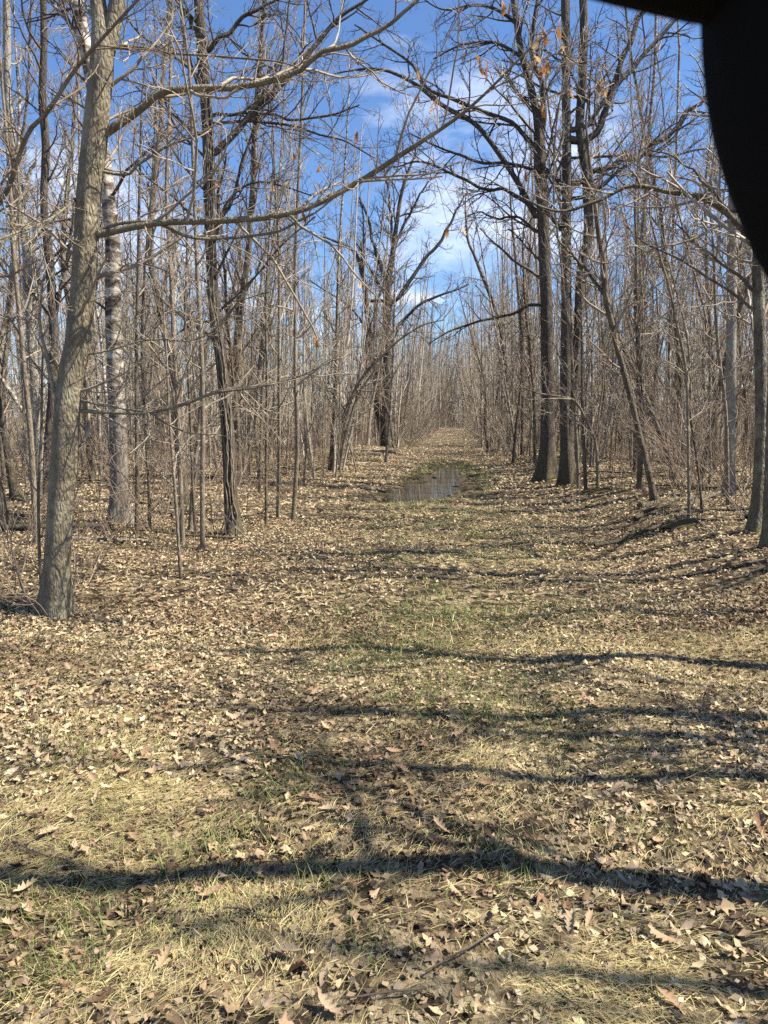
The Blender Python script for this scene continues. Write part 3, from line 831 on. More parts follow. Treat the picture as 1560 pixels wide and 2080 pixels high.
# saplings by the dark oak and along the trail
SAP = [
 ('spotted pale sapling standing foremost of the cluster before the dark oak', [(367, 1172, 8), (360, 1064, 7.5), (352, 951, 7), (343, 830, 6), (338, 720, 5), (330, 600, 4)], 'sapling'),
 ('tall grey sapling with bright sunny flank next to the dark oak', [(411, 1116, 13), (411, 970, 12), (412, 857, 12), (409, 707, 11), (401, 557, 10), (396, 430, 9), (391, 300, 8), (384, 140, 7), (365, 0, 6)], 'sapling'),
 ('two-toned grey sapling rising from the dark root clump', [(371, 1103, 13), (366, 970, 12), (360, 820, 11), (352, 670, 10), (345, 520, 9), (338, 380, 8), (345, 200, 7), (350, 0, 6)], 'sapling'),
 ('curving sapling that leans from the root clump into the dark oak', [(386, 1080, 14), (394, 970, 12), (405, 857, 11), (412, 764, 10), (424, 690, 9), (470, 632, 6), (520, 560, 4)], 'sapling'),
 ('thin crooked sapling crossing the middle of the root clump', [(398, 1090, 8), (392, 1000, 7), (388, 880, 7), (382, 760, 6), (376, 640, 5), (380, 500, 4)], 'grey_stem'),
 ('dark sapling standing right in front of the old birch foot', [(276, 1088, 11), (279, 970, 10), (277, 857, 9), (277, 707, 8), (280, 560, 7), (283, 400, 6), (288, 200, 4)], 'grey_stem'),
 ('slim sapling between the old birch and the root clump', [(305, 1075, 8), (300, 950, 7), (292, 820, 7), (288, 680, 6), (296, 520, 5), (310, 350, 4), (318, 150, 3)], 'grey_stem'),
 ('straight tall sapling at the trail edge, clear of branches low down', [(595, 1057, 11), (604, 900, 10), (600, 762, 9), (600, 624, 8.5), (600, 520, 8), (608, 333, 7), (615, 167, 6), (620, 0, 5)], 'sapling'),
 ('sapling close beside the straight tall one at the trail edge', [(564, 1054, 9), (567, 866, 8), (567, 693, 7.5), (567, 520, 7), (560, 400, 6), (555, 260, 4)], 'sapling'),
 ('outermost thin sapling of the three at the trail edge', [(540, 1068, 8), (541, 900, 7), (542, 760, 6.5), (540, 620, 6), (545, 520, 5), (552, 380, 4)], 'grey_stem'),
 ('greyish sapling tilted over behind the trail edge trio', [(527, 1000, 7), (530, 880, 7), (535, 760, 6), (548, 640, 5), (560, 560, 4)], 'grey_stem'),
 ('leaning stem that crosses in front of the twin-stemmed oak', [(675, 957, 10), (683, 900, 9.5), (707, 824, 9), (742, 759, 8), (777, 721, 7), (811, 690, 6), (860, 660, 4), (900, 650, 3)], 'sapling'),
 ('lower companion of the leaning stem before the twin-stemmed oak', [(688, 957, 8), (700, 890, 7.5), (707, 866, 7), (725, 810, 6), (745, 775, 5), (770, 740, 3)], 'sapling'),
 ('upright stem rising from the foot of the leaning pair', [(668, 957, 9), (676, 880, 8), (680, 797, 7), (683, 700, 6.5), (685, 600, 6)], 'grey_stem'),
 ('very pale thin sapling standing alone by the log end', [(783, 939, 7), (792, 849, 6.5), (799, 728, 6), (801, 641, 5), (803, 560, 3)], 'pale'),
 ('thin white birch pole behind the leaning stems', [(676, 930, 8), (680, 797, 7), (685, 658, 7), (688, 520, 6), (696, 400, 5), (703, 300, 4), (708, 200, 3)], 'pale'),
 ('slender white birch rising past the twin oaks limb tips', [(1290, 935, 11), (1296, 780, 10), (1302, 620, 10), (1307, 500, 9.5), (1313, 367, 9), (1317, 300, 8.5), (1320, 250, 8), (1330, 133, 7), (1333, 17, 6)], 'pale'),
 ('white birch pole behind the mossy limb', [(1352, 940, 8), (1358, 760, 8), (1364, 600, 7), (1368, 450, 6.5), (1374, 300, 6), (1380, 100, 5)], 'pale'),
 ('white birch pole seen between the rough oak and the twin oaks', [(1176, 930, 8), (1170, 760, 8), (1155, 600, 7.5), (1142, 450, 7), (1125, 300, 6.5), (1110, 180, 5)], 'pale'),
 ('grey tree leaning over the far trail beyond the puddle', [(1040, 908, 11), (1034, 800, 10), (1021, 698, 9.5), (1014, 655, 9), (996, 602, 8), (978, 556, 8), (964, 520, 7), (950, 485, 6), (945, 420, 4)], 'grey_stem'),
 ('upright stem of the clump beside the twin oaks foot', [(1190, 996, 9), (1186, 900, 8), (1183, 820, 7), (1182, 700, 6), (1180, 560, 4)], 'grey_stem'),
 ('arching stem that bends across in front of the twin oaks', [(1215, 990, 8), (1210, 903, 7), (1190, 853, 6.5), (1170, 817, 6), (1143, 807, 5.5), (1100, 800, 4), (1060, 787, 3)], 'sapling'),
 ('slim grey sapling before the straight poplar', [(1478, 1030, 9), (1477, 920, 8.5), (1473, 820, 8), (1460, 720, 7.5), (1453, 620, 7), (1450, 520, 6), (1440, 400, 5)], 'sapling'),
 ('thin sapling slanting up through the mossy limb', [(1400, 1053, 8), (1398, 900, 7), (1393, 753, 7), (1373, 653, 6.5), (1360, 587, 6), (1340, 520, 5.5), (1320, 440, 4)], 'sapling'),
 ('crooked brushy stem before the slanting sapling', [(1427, 1042, 7), (1420, 970, 6), (1403, 853, 5.5), (1390, 760, 4), (1370, 690, 3)], 'grey_stem'),
 ('dark slim tree behind the crooked leaning tree', [(1290, 960, 12), (1294, 850, 11), (1298, 720, 11), (1300, 600, 10), (1305, 480, 9), (1312, 380, 7)], 'grey_stem'),
 ('grey stem beyond the rough oak where the trail narrows', [(1060, 925, 9), (1062, 800, 8), (1058, 680, 8), (1050, 560, 7), (1040, 450, 5), (1035, 380, 3)], 'grey_stem'),
]
for lab, pts, mt in SAP:
    Dn = ground_hit(pts[0][0], pts[0][1])[1]
    far = min(max(Dn, 8), 45)
    hero('birch_tree' if mt == 'pale' else 'sapling', lab, 'tree' if mt == 'pale' else 'sapling', pts, M[mt], M['twig'],
         ext=1.2 if pts[-1][1] > 150 else 3.0, side_k=20, lvl=(5, 3), side_len=0.55 + 0.035 * far, sides=9, t_low=0.22,
         rmin=max(0.0026, 0.0002 * far), flare=False, slim_t=0.85)

# trees standing beyond the picture's edges: their limbs and shadows reach into it
def off_tree(x, y, h, r, label, mat, twig, limbs=0, lean=(0, 0), k=18, seed=1, side_len=1.9, t_low=0.35):
    rg = np.random.default_rng(seed)
    z = float(gz(x, y))
    root = tag(empty('maple_tree', (x, y, z)), label, 'tree')
    t_ = np.linspace(0, 1, 40)
    P = np.stack([lean[0] * t_ * h + 0.13 * np.sin(t_ * 5 + seed) + 0.05 * np.sin(t_ * 17 + seed), lean[1] * t_ * h + 0.13 * np.sin(t_ * 6 + 2 * seed) + 0.05 * np.sin(t_ * 19 + seed), t_ * h - 0.06], -1)
    P[:, :2] -= P[0, :2]
    R = r * (1 - 0.9 * t_) + 0.005
    v, q = trunk_mesh(P, R, 16, rg)
    obj('trunk', make_mesh('trunk', v, q), mat, root)
    a, ar = grow(P[None], R[None], k, t_low, 0.99, (0.6, 1.2), (35, 65), 9, 0.12, 0.06, 0.4, 0.006, rg, labs=side_len, drop=0.4)
    b2, br = grow(a, ar, 6, 0.2, 1, (0.3, 0.6), (28, 60), 6, 0.15, 0.04, 0.7, 0.0035, rg)
    c2, cr_ = grow(b2, br, 3, 0.2, 1, (0.35, 0.7), (28, 60), 4, 0.15, 0.03, 0.8, 0.0035, rg)
    v, q = join([tubes(a, ar, 5), tubes(b2, br, 3), tubes(c2, cr_, 3)])
    obj('crown', make_mesh('crown', v, q), twig, root)
    return root


OFF = [(4.1, 4.50, 8.2, 0.082, (0.02, 0.0)), (5.2, 3.66, 8.6, 0.078, (-0.02, 0.0)), (4.4, 3.45, 7.0, 0.058, (0.01, 0.0)),
       (4.3, 2.60, 7.6, 0.068, (0.0, 0.0)), (3.3, 2.08, 9.5, 0.090, (0.03, 0.0)), (5.6, 1.60, 7.5, 0.075, (0.0, 0.0)),
       (6.6, 5.4, 8.5, 0.065, (0.0, 0.0)), (7.0, 8.9, 10.0, 0.13, (-0.01, 0.0)), (7.4, 10.3, 10.5, 0.14, (0.0, 0.0)), (6.0, 6.6, 9.0, 0.09, (0.0, 0.0)),
       (8.6, 11.9, 10.5, 0.13, (0.0, 0.0)), (9.2, 13.4, 11.0, 0.14, (0.0, 0.0))]
OFFL = ['bare maple outside the trail bend, casting a wavy shadow band', 'stouter bare maple beyond the trail verge, shading the grass',
        'slim bare maple beyond the verge among shadow makers', 'bare maple near the verge with upright trunk',
        'bare maple closest to the viewer along the verge', 'thick bare maple set back from the verge',
        'bare maple on the bank behind the verge trees', 'tall bare maple on the bank nearest the mossy trunks',
        'tall bare maple on the bank behind the mossy trunks', 'thin bare maple on the bank before the mossy trunks',
        'thick bare maple up the bank beyond the straight poplar', 'thickest bare maple farthest up the bank beyond the straight poplar']
for i, ((x, y, h, r, ln), lb) in enumerate(zip(OFF, OFFL)):
    off_tree(x, y, h, r, lb, M['grey_stem'], M['twig'], lean=ln, seed=40 + i, k=20, side_len=1.5, t_low=0.3)

# a limb of a tree just outside the left edge hangs into the picture
xl = at(-260, 1250, 6.4)
lt = off_tree(float(xl[0]), 6.4, 11, 0.13, 'bare maple whose bent limb reaches in before the stout maple', M['maple'], M['twig_red'], seed=77, k=12)
bl = np.array(lt.location)
rows = px_line([(-265, 640, 14, 6.4), (-150, 560, 13, 6.2), (-60, 480, 11, 6.0), (0, 410, 10, 5.9), (25, 360, 10, 5.85), (45, 300, 9, 5.8), (65, 258, 9, 5.75), (95, 230, 8, 5.7), (150, 145, 7, 5.6), (215, 70, 6, 5.5), (280, 0, 5, 5.4), (330, -50, 3, 5.3)], 6, 50)
rows[:, :3] -= bl
rg = np.random.default_rng(5)
v, q = trunk_mesh(rows[:, :3], rows[:, 3], 9, rg, False)
obj('limb', make_mesh('limb', v, q), M['maple'], lt)
a, ar = grow(rows[None, :, :3], rows[None, :, 3], 22, 0.2, 1, (0.5, 1.1), (30, 70), 7, 0.14, 0.05, 0.6, 0.003, rg, labs=0.9)
b2, br = grow(a, ar, 6, 0.2, 1, (0.3, 0.6), (28, 60), 5, 0.15, 0.04, 0.7, 0.0026, rg)
c2, cr_ = grow(b2, br, 4, 0.2, 1, (0.35, 0.7), (28, 60), 4, 0.15, 0.03, 0.8, 0.0022, rg)
v, q = join([tubes(a, ar, 5), tubes(b2, br, 3), tubes(c2, cr_, 3)])
obj('crown', make_mesh('crown', v, q), M['twig_red'], lt)

# ------------------------------------------------------------------ the wood: many alike stems
def proto_tree(seed, h, r, kind, detail=2):
    rg = np.random.default_rng(seed)
    n = 22
    t_ = np.linspace(0, 1, n)
    d = np.array([rg.normal() * 0.05, rg.normal() * 0.05, 1.0]); p = np.zeros(3); P = [p.copy()]
    for _ in range(n - 1):
        d = norm(d + rg.normal(size=3) * np.array([0.055, 0.055, 0]) + np.array([0, 0, 0.03]))
        p = p + d * h / (n - 1); P.append(p.copy())
    P = np.array(P); P[:, 2] -= 0.08
    R = r * (1 - 0.88 * t_) + 0.004
    tv = tubes(P[None], R[None], 8)
    k = int(h * 4.2)
    a, ar = grow(P[None], R[None], k, 0.12, 0.99, (0.5, 1.25), (25, 55), 7, 0.09, 0.10, 0.5, 0.0050, rg, labs=0.095 * h, drop=0.3)
    b2, br = grow(a, ar, 6, 0.15, 1, (0.3, 0.7), (25, 55), 5, 0.13, 0.07, 0.7, 0.0040, rg)
    parts = [tubes(a, ar, 4), tubes(b2, br, 3)]
    c2, cr_ = grow(b2, br, 3, 0.2, 1, (0.4, 0.8), (25, 55), 3, 0.14, 0.05, 0.8, 0.0034, rg)
    parts.append(tubes(c2, cr_, 3))
    cv = join(parts)
    return make_mesh('trunk', *tv), make_mesh('crown', *cv)


MARKS = [(ground_hit(*p)[:2], nm) for p, nm in [((112, 1246), 'the stout maple'), ((246, 1062), 'the old white birch'), ((480, 1088), 'the vine-covered oak'),
         ((575, 1058), 'the trail edge trio'), ((678, 957), 'the leaning stems'), ((1110, 976), 'the rough oak'), ((1160, 982), 'the twin oaks'), ((1332, 1020), 'the crooked leaning tree'),
         ((1482, 1008), 'the straight poplar'), ((1530, 1082), 'the lichen-crusted trunk'), ((38, 1012), 'the blackened trunk'), ((385, 1095), 'the root clump')]]
MARKS += [(np.array([0.0, 36.0]), 'the twin-stemmed oak'), (np.array([-1.5, 33.0]), 'the sawn log'), (np.array([2.2, 26.0]), 'the puddle end')]


def near_mark(x, y):
    d = [np.hypot(x - m[0], (y - m[1]) * 0.6) for m, _ in MARKS]
    j = int(np.argmin(d)); m, nm = MARKS[j]
    gap = y - m[1]
    if gap > 9:
        return 'deep in the wood behind ' + nm
    if gap > 2.0:
        return 'standing some way behind ' + nm
    if gap < -2.0:
        return 'standing in front of ' + nm
    return 'standing close beside ' + nm


KINDS = [('birch_tree', 'pale', 'twig', 'tree', 'slender pale birch pole', 'pale birch poles in the wood', [(8.0, 0.030), (10, 0.040), (9.0, 0.034)]),
         ('sapling', 'sapling', 'twig', 'sapling', 'thin straight grey sapling', 'grey saplings crowding the wood', [(6.0, 0.019), (7.2, 0.024), (8.4, 0.031), (5.2, 0.015), (7.6, 0.027), (9, 0.036), (4.2, 0.012)]),
         ('young_tree', 'grey_stem', 'twig_red', 'tree', 'dark-barked young tree', 'dark young trees in the wood', [(9.5, 0.055), (11.5, 0.075), (9, 0.048), (11, 0.085)])]
PROTO = {}
for ki, kd in enumerate(KINDS):
    PROTO[ki] = []
    for vi, (h, r) in enumerate(kd[6]):
        tm, cm = proto_tree(100 * ki + vi, h, r, ki)
        tm.materials.append(M[kd[1]]); cm.materials.append(M[kd[2]])
        PROTO[ki].append((tm, cm))

rgW = np.random.default_rng(99)
placed = []
BASES = [np.array(o.location[:2]) for o in C.objects if o.parent is None and o.type == 'EMPTY']


def in_view(x, y):
    return abs(x) < 0.53 * y + 0.8


cand = 0
while len(placed) < 292 and cand < 60000:
    cand += 1
    y = 7.5 + 34 * rgW.random() ** 0.8
    x = rgW.uniform(-0.56 * y - 0.5, 0.56 * y + 0.5)
    s = x - float(path_x(y))
    lo = (1.9 if y > 30 else 2.4) if y > 20 else (2.3 if s < 0 else 3.0)
    if -lo < s < lo - 0.2:
        continue
    if y < 11 and s > -3.6 and s < 0:
        continue
    if s > 0 and y < 13:
        continue
    if s < 0 and y < 16 and rgW.random() < 0.45:
        continue
    md = 0.32 if y > 18 else 0.55
    pos = np.array([x, y])
    if any(np.hypot(*(pos - b)) < 0.4 for b in BASES) or any(abs(p[0] - x) < md and abs(p[1] - y) < md for p in placed):
        continue
    placed.append((x, y))
placed.sort(key=lambda p: p[1])
for (x, y) in placed:
    ki = int(rgW.choice(3, p=[0.17, 0.60, 0.23] if y > 13 else [0.05, 0.85, 0.10]))
    tm, cm = PROTO[ki][rgW.integers(len(PROTO[ki]))]
    kd = KINDS[ki]
    e = tag(empty(kd[0], (x, y, float(gz(x, y)))), kd[4] + ' ' + near_mark(x, y), kd[3], kd[5])
    ls = 0.045 if rgW.random() < 0.82 else 0.20
    e.rotation_euler = (rgW.normal() * ls, rgW.normal() * ls, rgW.uniform(0, 6.28))
    sc = rgW.uniform(0.8, 1.2) * (0.78 if -0.11 * y < x < 0.15 * y and y > 17 else 1.0)
    e.scale = (sc, sc, sc * rgW.uniform(0.95, 1.15))
    obj('trunk', tm, None, e)
    obj('crown', cm, None, e)

# far wood: nobody could count it
def far_proto(seed, h, r):
    rg = np.random.default_rng(seed)
    n = 6
    P = np.cumsum(np.vstack([[0, 0, -0.2], np.column_stack([rg.normal(size=(n - 1, 2)) * 0.12, np.full(n - 1, h / (n - 1))])]), axis=0)
    R = 0.8 * r * (1 - 0.85 * np.linspace(0, 1, n)) + 0.005
    a, ar = grow(P[None], R[None], 15, 0.05, 0.99, (0.5, 1.4), (20, 52), 3, 0.12, 0.10, 0.5, 0.0075, rg, labs=0.13 * h, drop=0.3)
    b2, br = grow(a, ar, 2, 0.2, 1, (0.4, 0.9), (25, 50), 2, 0.12, 0.08, 0.7, 0.006, rg)
    return join([tubes(P[None], R[None], 5), tubes(a, ar, 3), tubes(b2, br, 3)])


def far_bush(seed, h):
    rg = np.random.default_rng(seed)
    P = np.zeros((7, 4, 3)); d = norm(rg.normal(size=(7, 3)) * [0.5, 0.5, 0] + [0, 0, 1.0])
    for j in range(1, 4):
        d = norm(d + rg.normal(size=(7, 3)) * 0.15); P[:, j] = P[:, j - 1] + d * h / 3 * rg.uniform(0.6, 1.1, (7, 1))
    R = np.full((7, 4), 0.010) * np.array([1, .8, .6, .4])
    a, ar = grow(P, R, 4, 0.2, 1, (0.25, 0.6), (25, 65), 2, 0.1, 0.05, 0.8, 0.007, rg)
    return join([tubes(P, R, 3), tubes(a, ar, 3)])


fp = [far_proto(500 + i, h, r) for i, (h, r) in enumerate([(7, .04), (8.5, .05), (10, .06), (9.5, .055), (11.5, .09), (8, .04), (10, .05), (6.5, .035), (12, .075)])]
fb = [far_bush(560 + i, h) for i, h in enumerate([1.8, 2.6, 3.4, 2.2])]
vs, qs, off = [], [], 0
cols = []
BARKC = np.array([(0.31, 0.262, 0.205), (0.24, 0.195, 0.148), (0.13, 0.104, 0.078), (0.44, 0.395, 0.33), (0.27, 0.216, 0.16)])


def far_add(proto, x, y, sc, zs, lean, ci):
    global off
    v, q = proto
    th = rgW.uniform(0, 6.28)
    c_, s_ = math.cos(th), math.sin(th)
    vv = v * sc
    vv = np.stack([vv[:, 0] * c_ - vv[:, 1] * s_, vv[:, 0] * s_ + vv[:, 1] * c_, vv[:, 2] * zs], -1)
    vv[:, 0] += vv[:, 2] * lean[0]; vv[:, 1] += vv[:, 2] * lean[1]
    vs.append(vv + np.array([x, y, float(gz(x, y))])); qs.append(q + off); off += len(v)
    cols.append(np.repeat(BARKC[ci][None], len(v), 0))


cnt = 0
while cnt < 1600:
    y = 30 + 150 * rgW.random() ** 1.15
    s = float(path_x(y))
    side = rgW.random()
    if side < 0.50:                        # thick along the two edges of the ride
        w_ = rgW.exponential(5.0) + 1.5 + rgW.exponential(0.6)
        x = s + (w_ if rgW.random() < 0.5 else -w_)
    elif side < 0.62:                      # where the ride bends away the wood closes it
        y = rgW.uniform(104, 165); x = float(path_x(y)) + rgW.normal() * 4.5
    else:
        x = rgW.uniform(-0.58 * y, 0.58 * y)
    d = x - float(path_x(y))
    if abs(d) < 1.0 + 1.6 * float(vnoise(y * 0.21, 3.0 + 9 * (d > 0))) and y < 112:
        continue
    if y < 40 and rgW.random() < 0.35:
        continue
    inward = -np.sign(d) * abs(rgW.normal()) * 0.10 if abs(d) < 5 else rgW.normal() * 0.05
    tall = 1.5 if y > 100 else (1.0 + 0.3 * min(max((y - 45) / 30, 0), 1))
    far_add(fp[rgW.integers(len(fp))], x, y, rgW.uniform(0.7, 1.2) * tall, rgW.uniform(0.75, 1.15), (inward, rgW.normal() * 0.05), rgW.choice(5, p=[.3, .25, .12, .15, .18]))
    cnt += 1
cnt = 0
while cnt < 320:                          # the stems that crowd behind the three hundred nearest
    y = rgW.uniform(19, 36); x = rgW.uniform(-0.56 * y, 0.56 * y); d = x - float(path_x(y))
    if abs(d) < 2.8:
        continue
    far_add(fp[rgW.choice([0, 1, 5, 7])], x, y, rgW.uniform(0.6, 1.05), rgW.uniform(0.8, 1.1), (rgW.normal() * 0.05, rgW.normal() * 0.05), rgW.choice(5, p=[.35, .2, .1, .2, .15]))
    cnt += 1
for _ in range(650):
    y = 28 + 90 * rgW.random(); s = float(path_x(y))
    if rgW.random() < 0.5:
        x = s + rgW.choice([-1, 1]) * (1.6 + rgW.exponential(3.5))
    else:
        x = rgW.uniform(-0.58 * y, 0.58 * y)
        if abs(x - s) < 1.8:
            continue
    far_add(fb[rgW.integers(4)], x, y, rgW.uniform(0.7, 1.3), 1.0, (0, 0), rgW.choice([0, 1, 2, 4]))
fw = obj('far_woods', make_mesh('far_woods', np.concatenate(vs), np.concatenate(qs), attr=np.concatenate(cols)), tint_mat('far_bark', 0.85))
fw['kind'] = 'stuff'
tag(fw, 'mass of distant bare grey stems closing both sides of the trail', 'woods')

# ------------------------------------------------------------------ understorey brush
def shrub_proto(seed, stems, h, spread):
    rg = np.random.default_rng(seed)
    n = 9
    P = np.empty((stems, n, 3))
    az = rg.random(stems) * 6.28
    d = np.stack([np.cos(az) * spread, np.sin(az) * spread, np.ones(stems)], -1) + rg.normal(size=(stems, 3)) * 0.12
    d = norm(d)
    P[:, 0] = np.stack([np.cos(az), np.sin(az), np.zeros(stems)], -1) * rg.random((stems, 1)) * 0.18 + [0, 0, -0.05]
    ln = h * rg.uniform(0.5, 1.1, stems) / (n - 1)
    for j in range(1, n):
        d = norm(d + rg.normal(size=(stems, 3)) * 0.11 + [0, 0, -0.02])
        P[:, j] = P[:, j - 1] + d * ln[:, None]
    R = (0.0045 + 0.003 * rg.random((stems, 1))) * (1 - 0.6 * np.linspace(0, 1, n))[None]
    a, ar = grow(P, R, 6, 0.25, 1, (0.2, 0.5), (25, 65), 5, 0.15, 0.03, 0.7, 0.0026, rg)
    b2, br = grow(a, ar, 3, 0.2, 1, (0.3, 0.6), (25, 60), 3, 0.15, 0.02, 0.8, 0.0022, rg)
    return make_mesh('stems', *tubes(P, R, 5)), make_mesh('twigs', *join([tubes(a, ar, 3), tubes(b2, br, 3)]))


SHR = [shrub_proto(900 + i, s, h, sp) for i, (s, h, sp) in enumerate([(7, 2.0, 0.45), (9, 2.6, 0.6), (5, 1.5, 0.3), (8, 3.0, 0.8), (6, 1.2, 0.5)])]
for a_, b_ in SHR:
    a_.materials.append(M['twig_red']); b_.materials.append(M['twig_red'])
spots = []
for (px, py) in [(22, 1215), (62, 1225), (110, 1255), (40, 1150), (150, 1190), (1440, 1010), (1500, 1030), (1395, 1000), (1545, 1050), (1360, 985), (1465, 975), (1300, 975), (1260, 970), (1330, 965), (1420, 985), (1380, 1015), (1455, 1030), (1520, 1005), (1490, 965), (1240, 960), (1350, 1000), (1430, 960), (1280, 955), (1530, 985), (1400, 965),
                 (300, 1060), (330, 1120), (440, 1090), (505, 1060), (480, 1030), (620, 985), (585, 1000), (650, 965), (715, 935), (745, 930), (245, 1085), (190, 1070), (20, 1060)]:
    g_ = ground_hit(px, py); spots.append((g_[0], g_[1]))
k0 = 0
while k0 < 75:
    y = rgW.uniform(11, 32); x = rgW.uniform(-0.55 * y, 0.55 * y); s = x - float(path_x(y))
    if -2.9 < s < 2.9 or (s > 0 and y < 13):
        continue
    spots.append((x, y)); k0 += 1
for i, (x, y) in enumerate(spots):
    a_, b_ = SHR[rgW.integers(5)] if i > 4 else SHR[2 if i % 2 else 4]
    e = tag(empty('shrub', (x, y, float(gz(x, y)))), 'leafless shrub of thin arching stems ' + near_mark(x, y), 'shrub', 'bare shrubs under the trees')
    e.rotation_euler = (0, 0, rgW.uniform(0, 6.28)); sc = rgW.uniform(0.75, 1.2); e.scale = (sc, sc, sc)
    obj('stems', a_, None, e); obj('crown', b_, None, e)

# thin whips standing singly in the litter
def whip_proto(seed, h):
    rg = np.random.default_rng(seed)
    n = 10; d = np.array([rg.normal() * .08, rg.normal() * .08, 1.0]); P = [np.array([0, 0, -0.03])]
    for _ in range(n - 1):
        d = norm(d + rg.normal(size=3) * 0.06); P.append(P[-1] + d * h / (n - 1))
    P = np.array(P)[None]; R = (0.0042 * (1 - 0.6 * np.linspace(0, 1, n)))[None]
    a, ar = grow(P, R, 5, 0.4, 1, (0.12, 0.3), (30, 60), 4, 0.1, 0.06, 0.7, 0.002, rg)
    return make_mesh('whip', *join([tubes(P, R, 5), tubes(a, ar, 3)]))


WH = [whip_proto(950 + i, h) for i, h in enumerate([0.7, 1.0, 1.3, 0.5])]
for w in WH:
    w.materials.append(M['twig_red'])
for (px, py) in [(310, 1165), (328, 1175), (342, 1160), (472, 1178), (500, 1190), (388, 1150), (420, 1170), (450, 1150), (540, 1120), (255, 1140), (285, 1150), (615, 1035), (640, 1010), (520, 1105), (225, 1120),
                 (1330, 1045), (1290, 1010), (1455, 1090), (1500, 1075), (1260, 1000), (1235, 1005)]:
    g_ = ground_hit(px, py)
    o = obj('whip_stem', WH[rgW.integers(4)], None)
    tag(o, 'single thin upright seedling stem poking out of the leaf litter', 'seedling', 'seedling stems in the litter')
    o.location = g_; o.rotation_euler = (0, 0, rgW.uniform(0, 6.28))

# ------------------------------------------------------------------ logs and fallen sticks
def log(name, label, a_px, b_px, w, mat, cut=True, lift=0.0, Da=None, Db=None, cat='log', bend=0.04, seed=0):
    rg = np.random.default_rng(300 + seed)
    A = ground_hit(*a_px) if Da is None else at(a_px[0], a_px[1], Da)
    B = ground_hit(*b_px) if Db is None else at(b_px[0], b_px[1], Db)
    A = A + [0, 0, w * 0.4 if Da is None else 0]; B = B + [0, 0, (w * 0.4 if Db is None else 0) + lift]
    if Da is not None and Db is not None:           # both ends rest on the rise
        A[2] = float(gz(A[0], A[1])) + w * 0.45; B[2] = float(gz(B[0], B[1])) + w * 0.45
    root = tag(empty(name, A), label, cat)
    t_ = np.linspace(0, 1, 24)[:, None]
    P = (B - A) * t_ + np.sin(t_ * 3.14) * rg.normal(size=3) * bend * np.linalg.norm(B - A) * [1, 0.4, 0.2]
    R = w * 0.5 * (1 - 0.35 * t_[:, 0])
    v, q = trunk_mesh(P, R, 12, rg, False, 0.08)
    o = obj('bark', make_mesh('bark', v, q), mat, root)
    # end grain discs
    for idx in (0, 23):
        ring = v.reshape(24, 12, 3)[idx]
        c = ring.mean(0)
        vv = np.vstack([ring, c[None]])
        tri = np.array([[i, (i + 1) % 12, 12] for i in range(12)])
        obj('cut_end', make_mesh('cut_end', vv, tris=tri, smooth=False), M['cutwood'] if cut else mat, root)
    if not cut:
        a, ar = grow(P[None], R[None], 10, 0.3, 1, (0.1, 0.3), (30, 60), 5, 0.12, 0.03, 0.5, 0.003, rg)
        obj('crown', make_mesh('crown', *tubes(a, ar, 4)), mat, root)
    return root


log('fallen_log', 'barkless log with bright sawn end lying behind the pale thin sapling', (806, 911), (680, 911), 0.16, M['deadwood'], seed=1, Da=28.5, Db=29.2, bend=0.015)
log('fallen_log', 'shorter log lying before the one with the bright sawn end', (775, 920), (690, 922), 0.12, M['deadwood'], seed=2, Da=27.5, Db=27.8, bend=0.02)
log('fallen_branch', 'dark crooked stick on the leaves near the leaning stems', (746, 942), (692, 945), 0.07, M['deadwood'], cut=False, seed=3, cat='branch')
log('fallen_branch', 'long thin stick lying between the stout maple and the old birch', (148, 1096), (308, 1102), 0.05, M['deadwood'], cut=False, seed=4, cat='branch')
log('fallen_log', 'rotting dark log half sunk in litter behind the stout maple', (225, 1077), (-20, 1080), 0.12, M['oak'], cut=False, seed=5)
log('fallen_log', 'greying log sloping up through the brush on the bank', (1373, 1055), (1535, 985), 0.06, M['grey_stem'], cut=False, seed=6, lift=0.1)
log('fallen_log', 'dark mossy log beside the foot of the crooked leaning tree', (1300, 1032), (1440, 1012), 0.09, M['mossy'], cut=False, seed=7)
log('fallen_branch', 'thin dead pole slanting down at the far trail side', (990, 905), (931, 861), 0.07, M['deadwood'], cut=False, seed=8, Db=36.0, cat='branch')
log('fallen_branch', 'slanting dead stick in front of the dark oak foot', (545, 1130), (432, 1010), 0.022, M['deadwood'], cut=False, seed=9, Db=9.4, cat='branch')
log('fallen_branch', 'pale fallen stick crossing the brush on the bank', (1470, 1100), (1330, 1010), 0.018, M['deadwood'], cut=False, seed=10, Db=11.5, cat='branch')

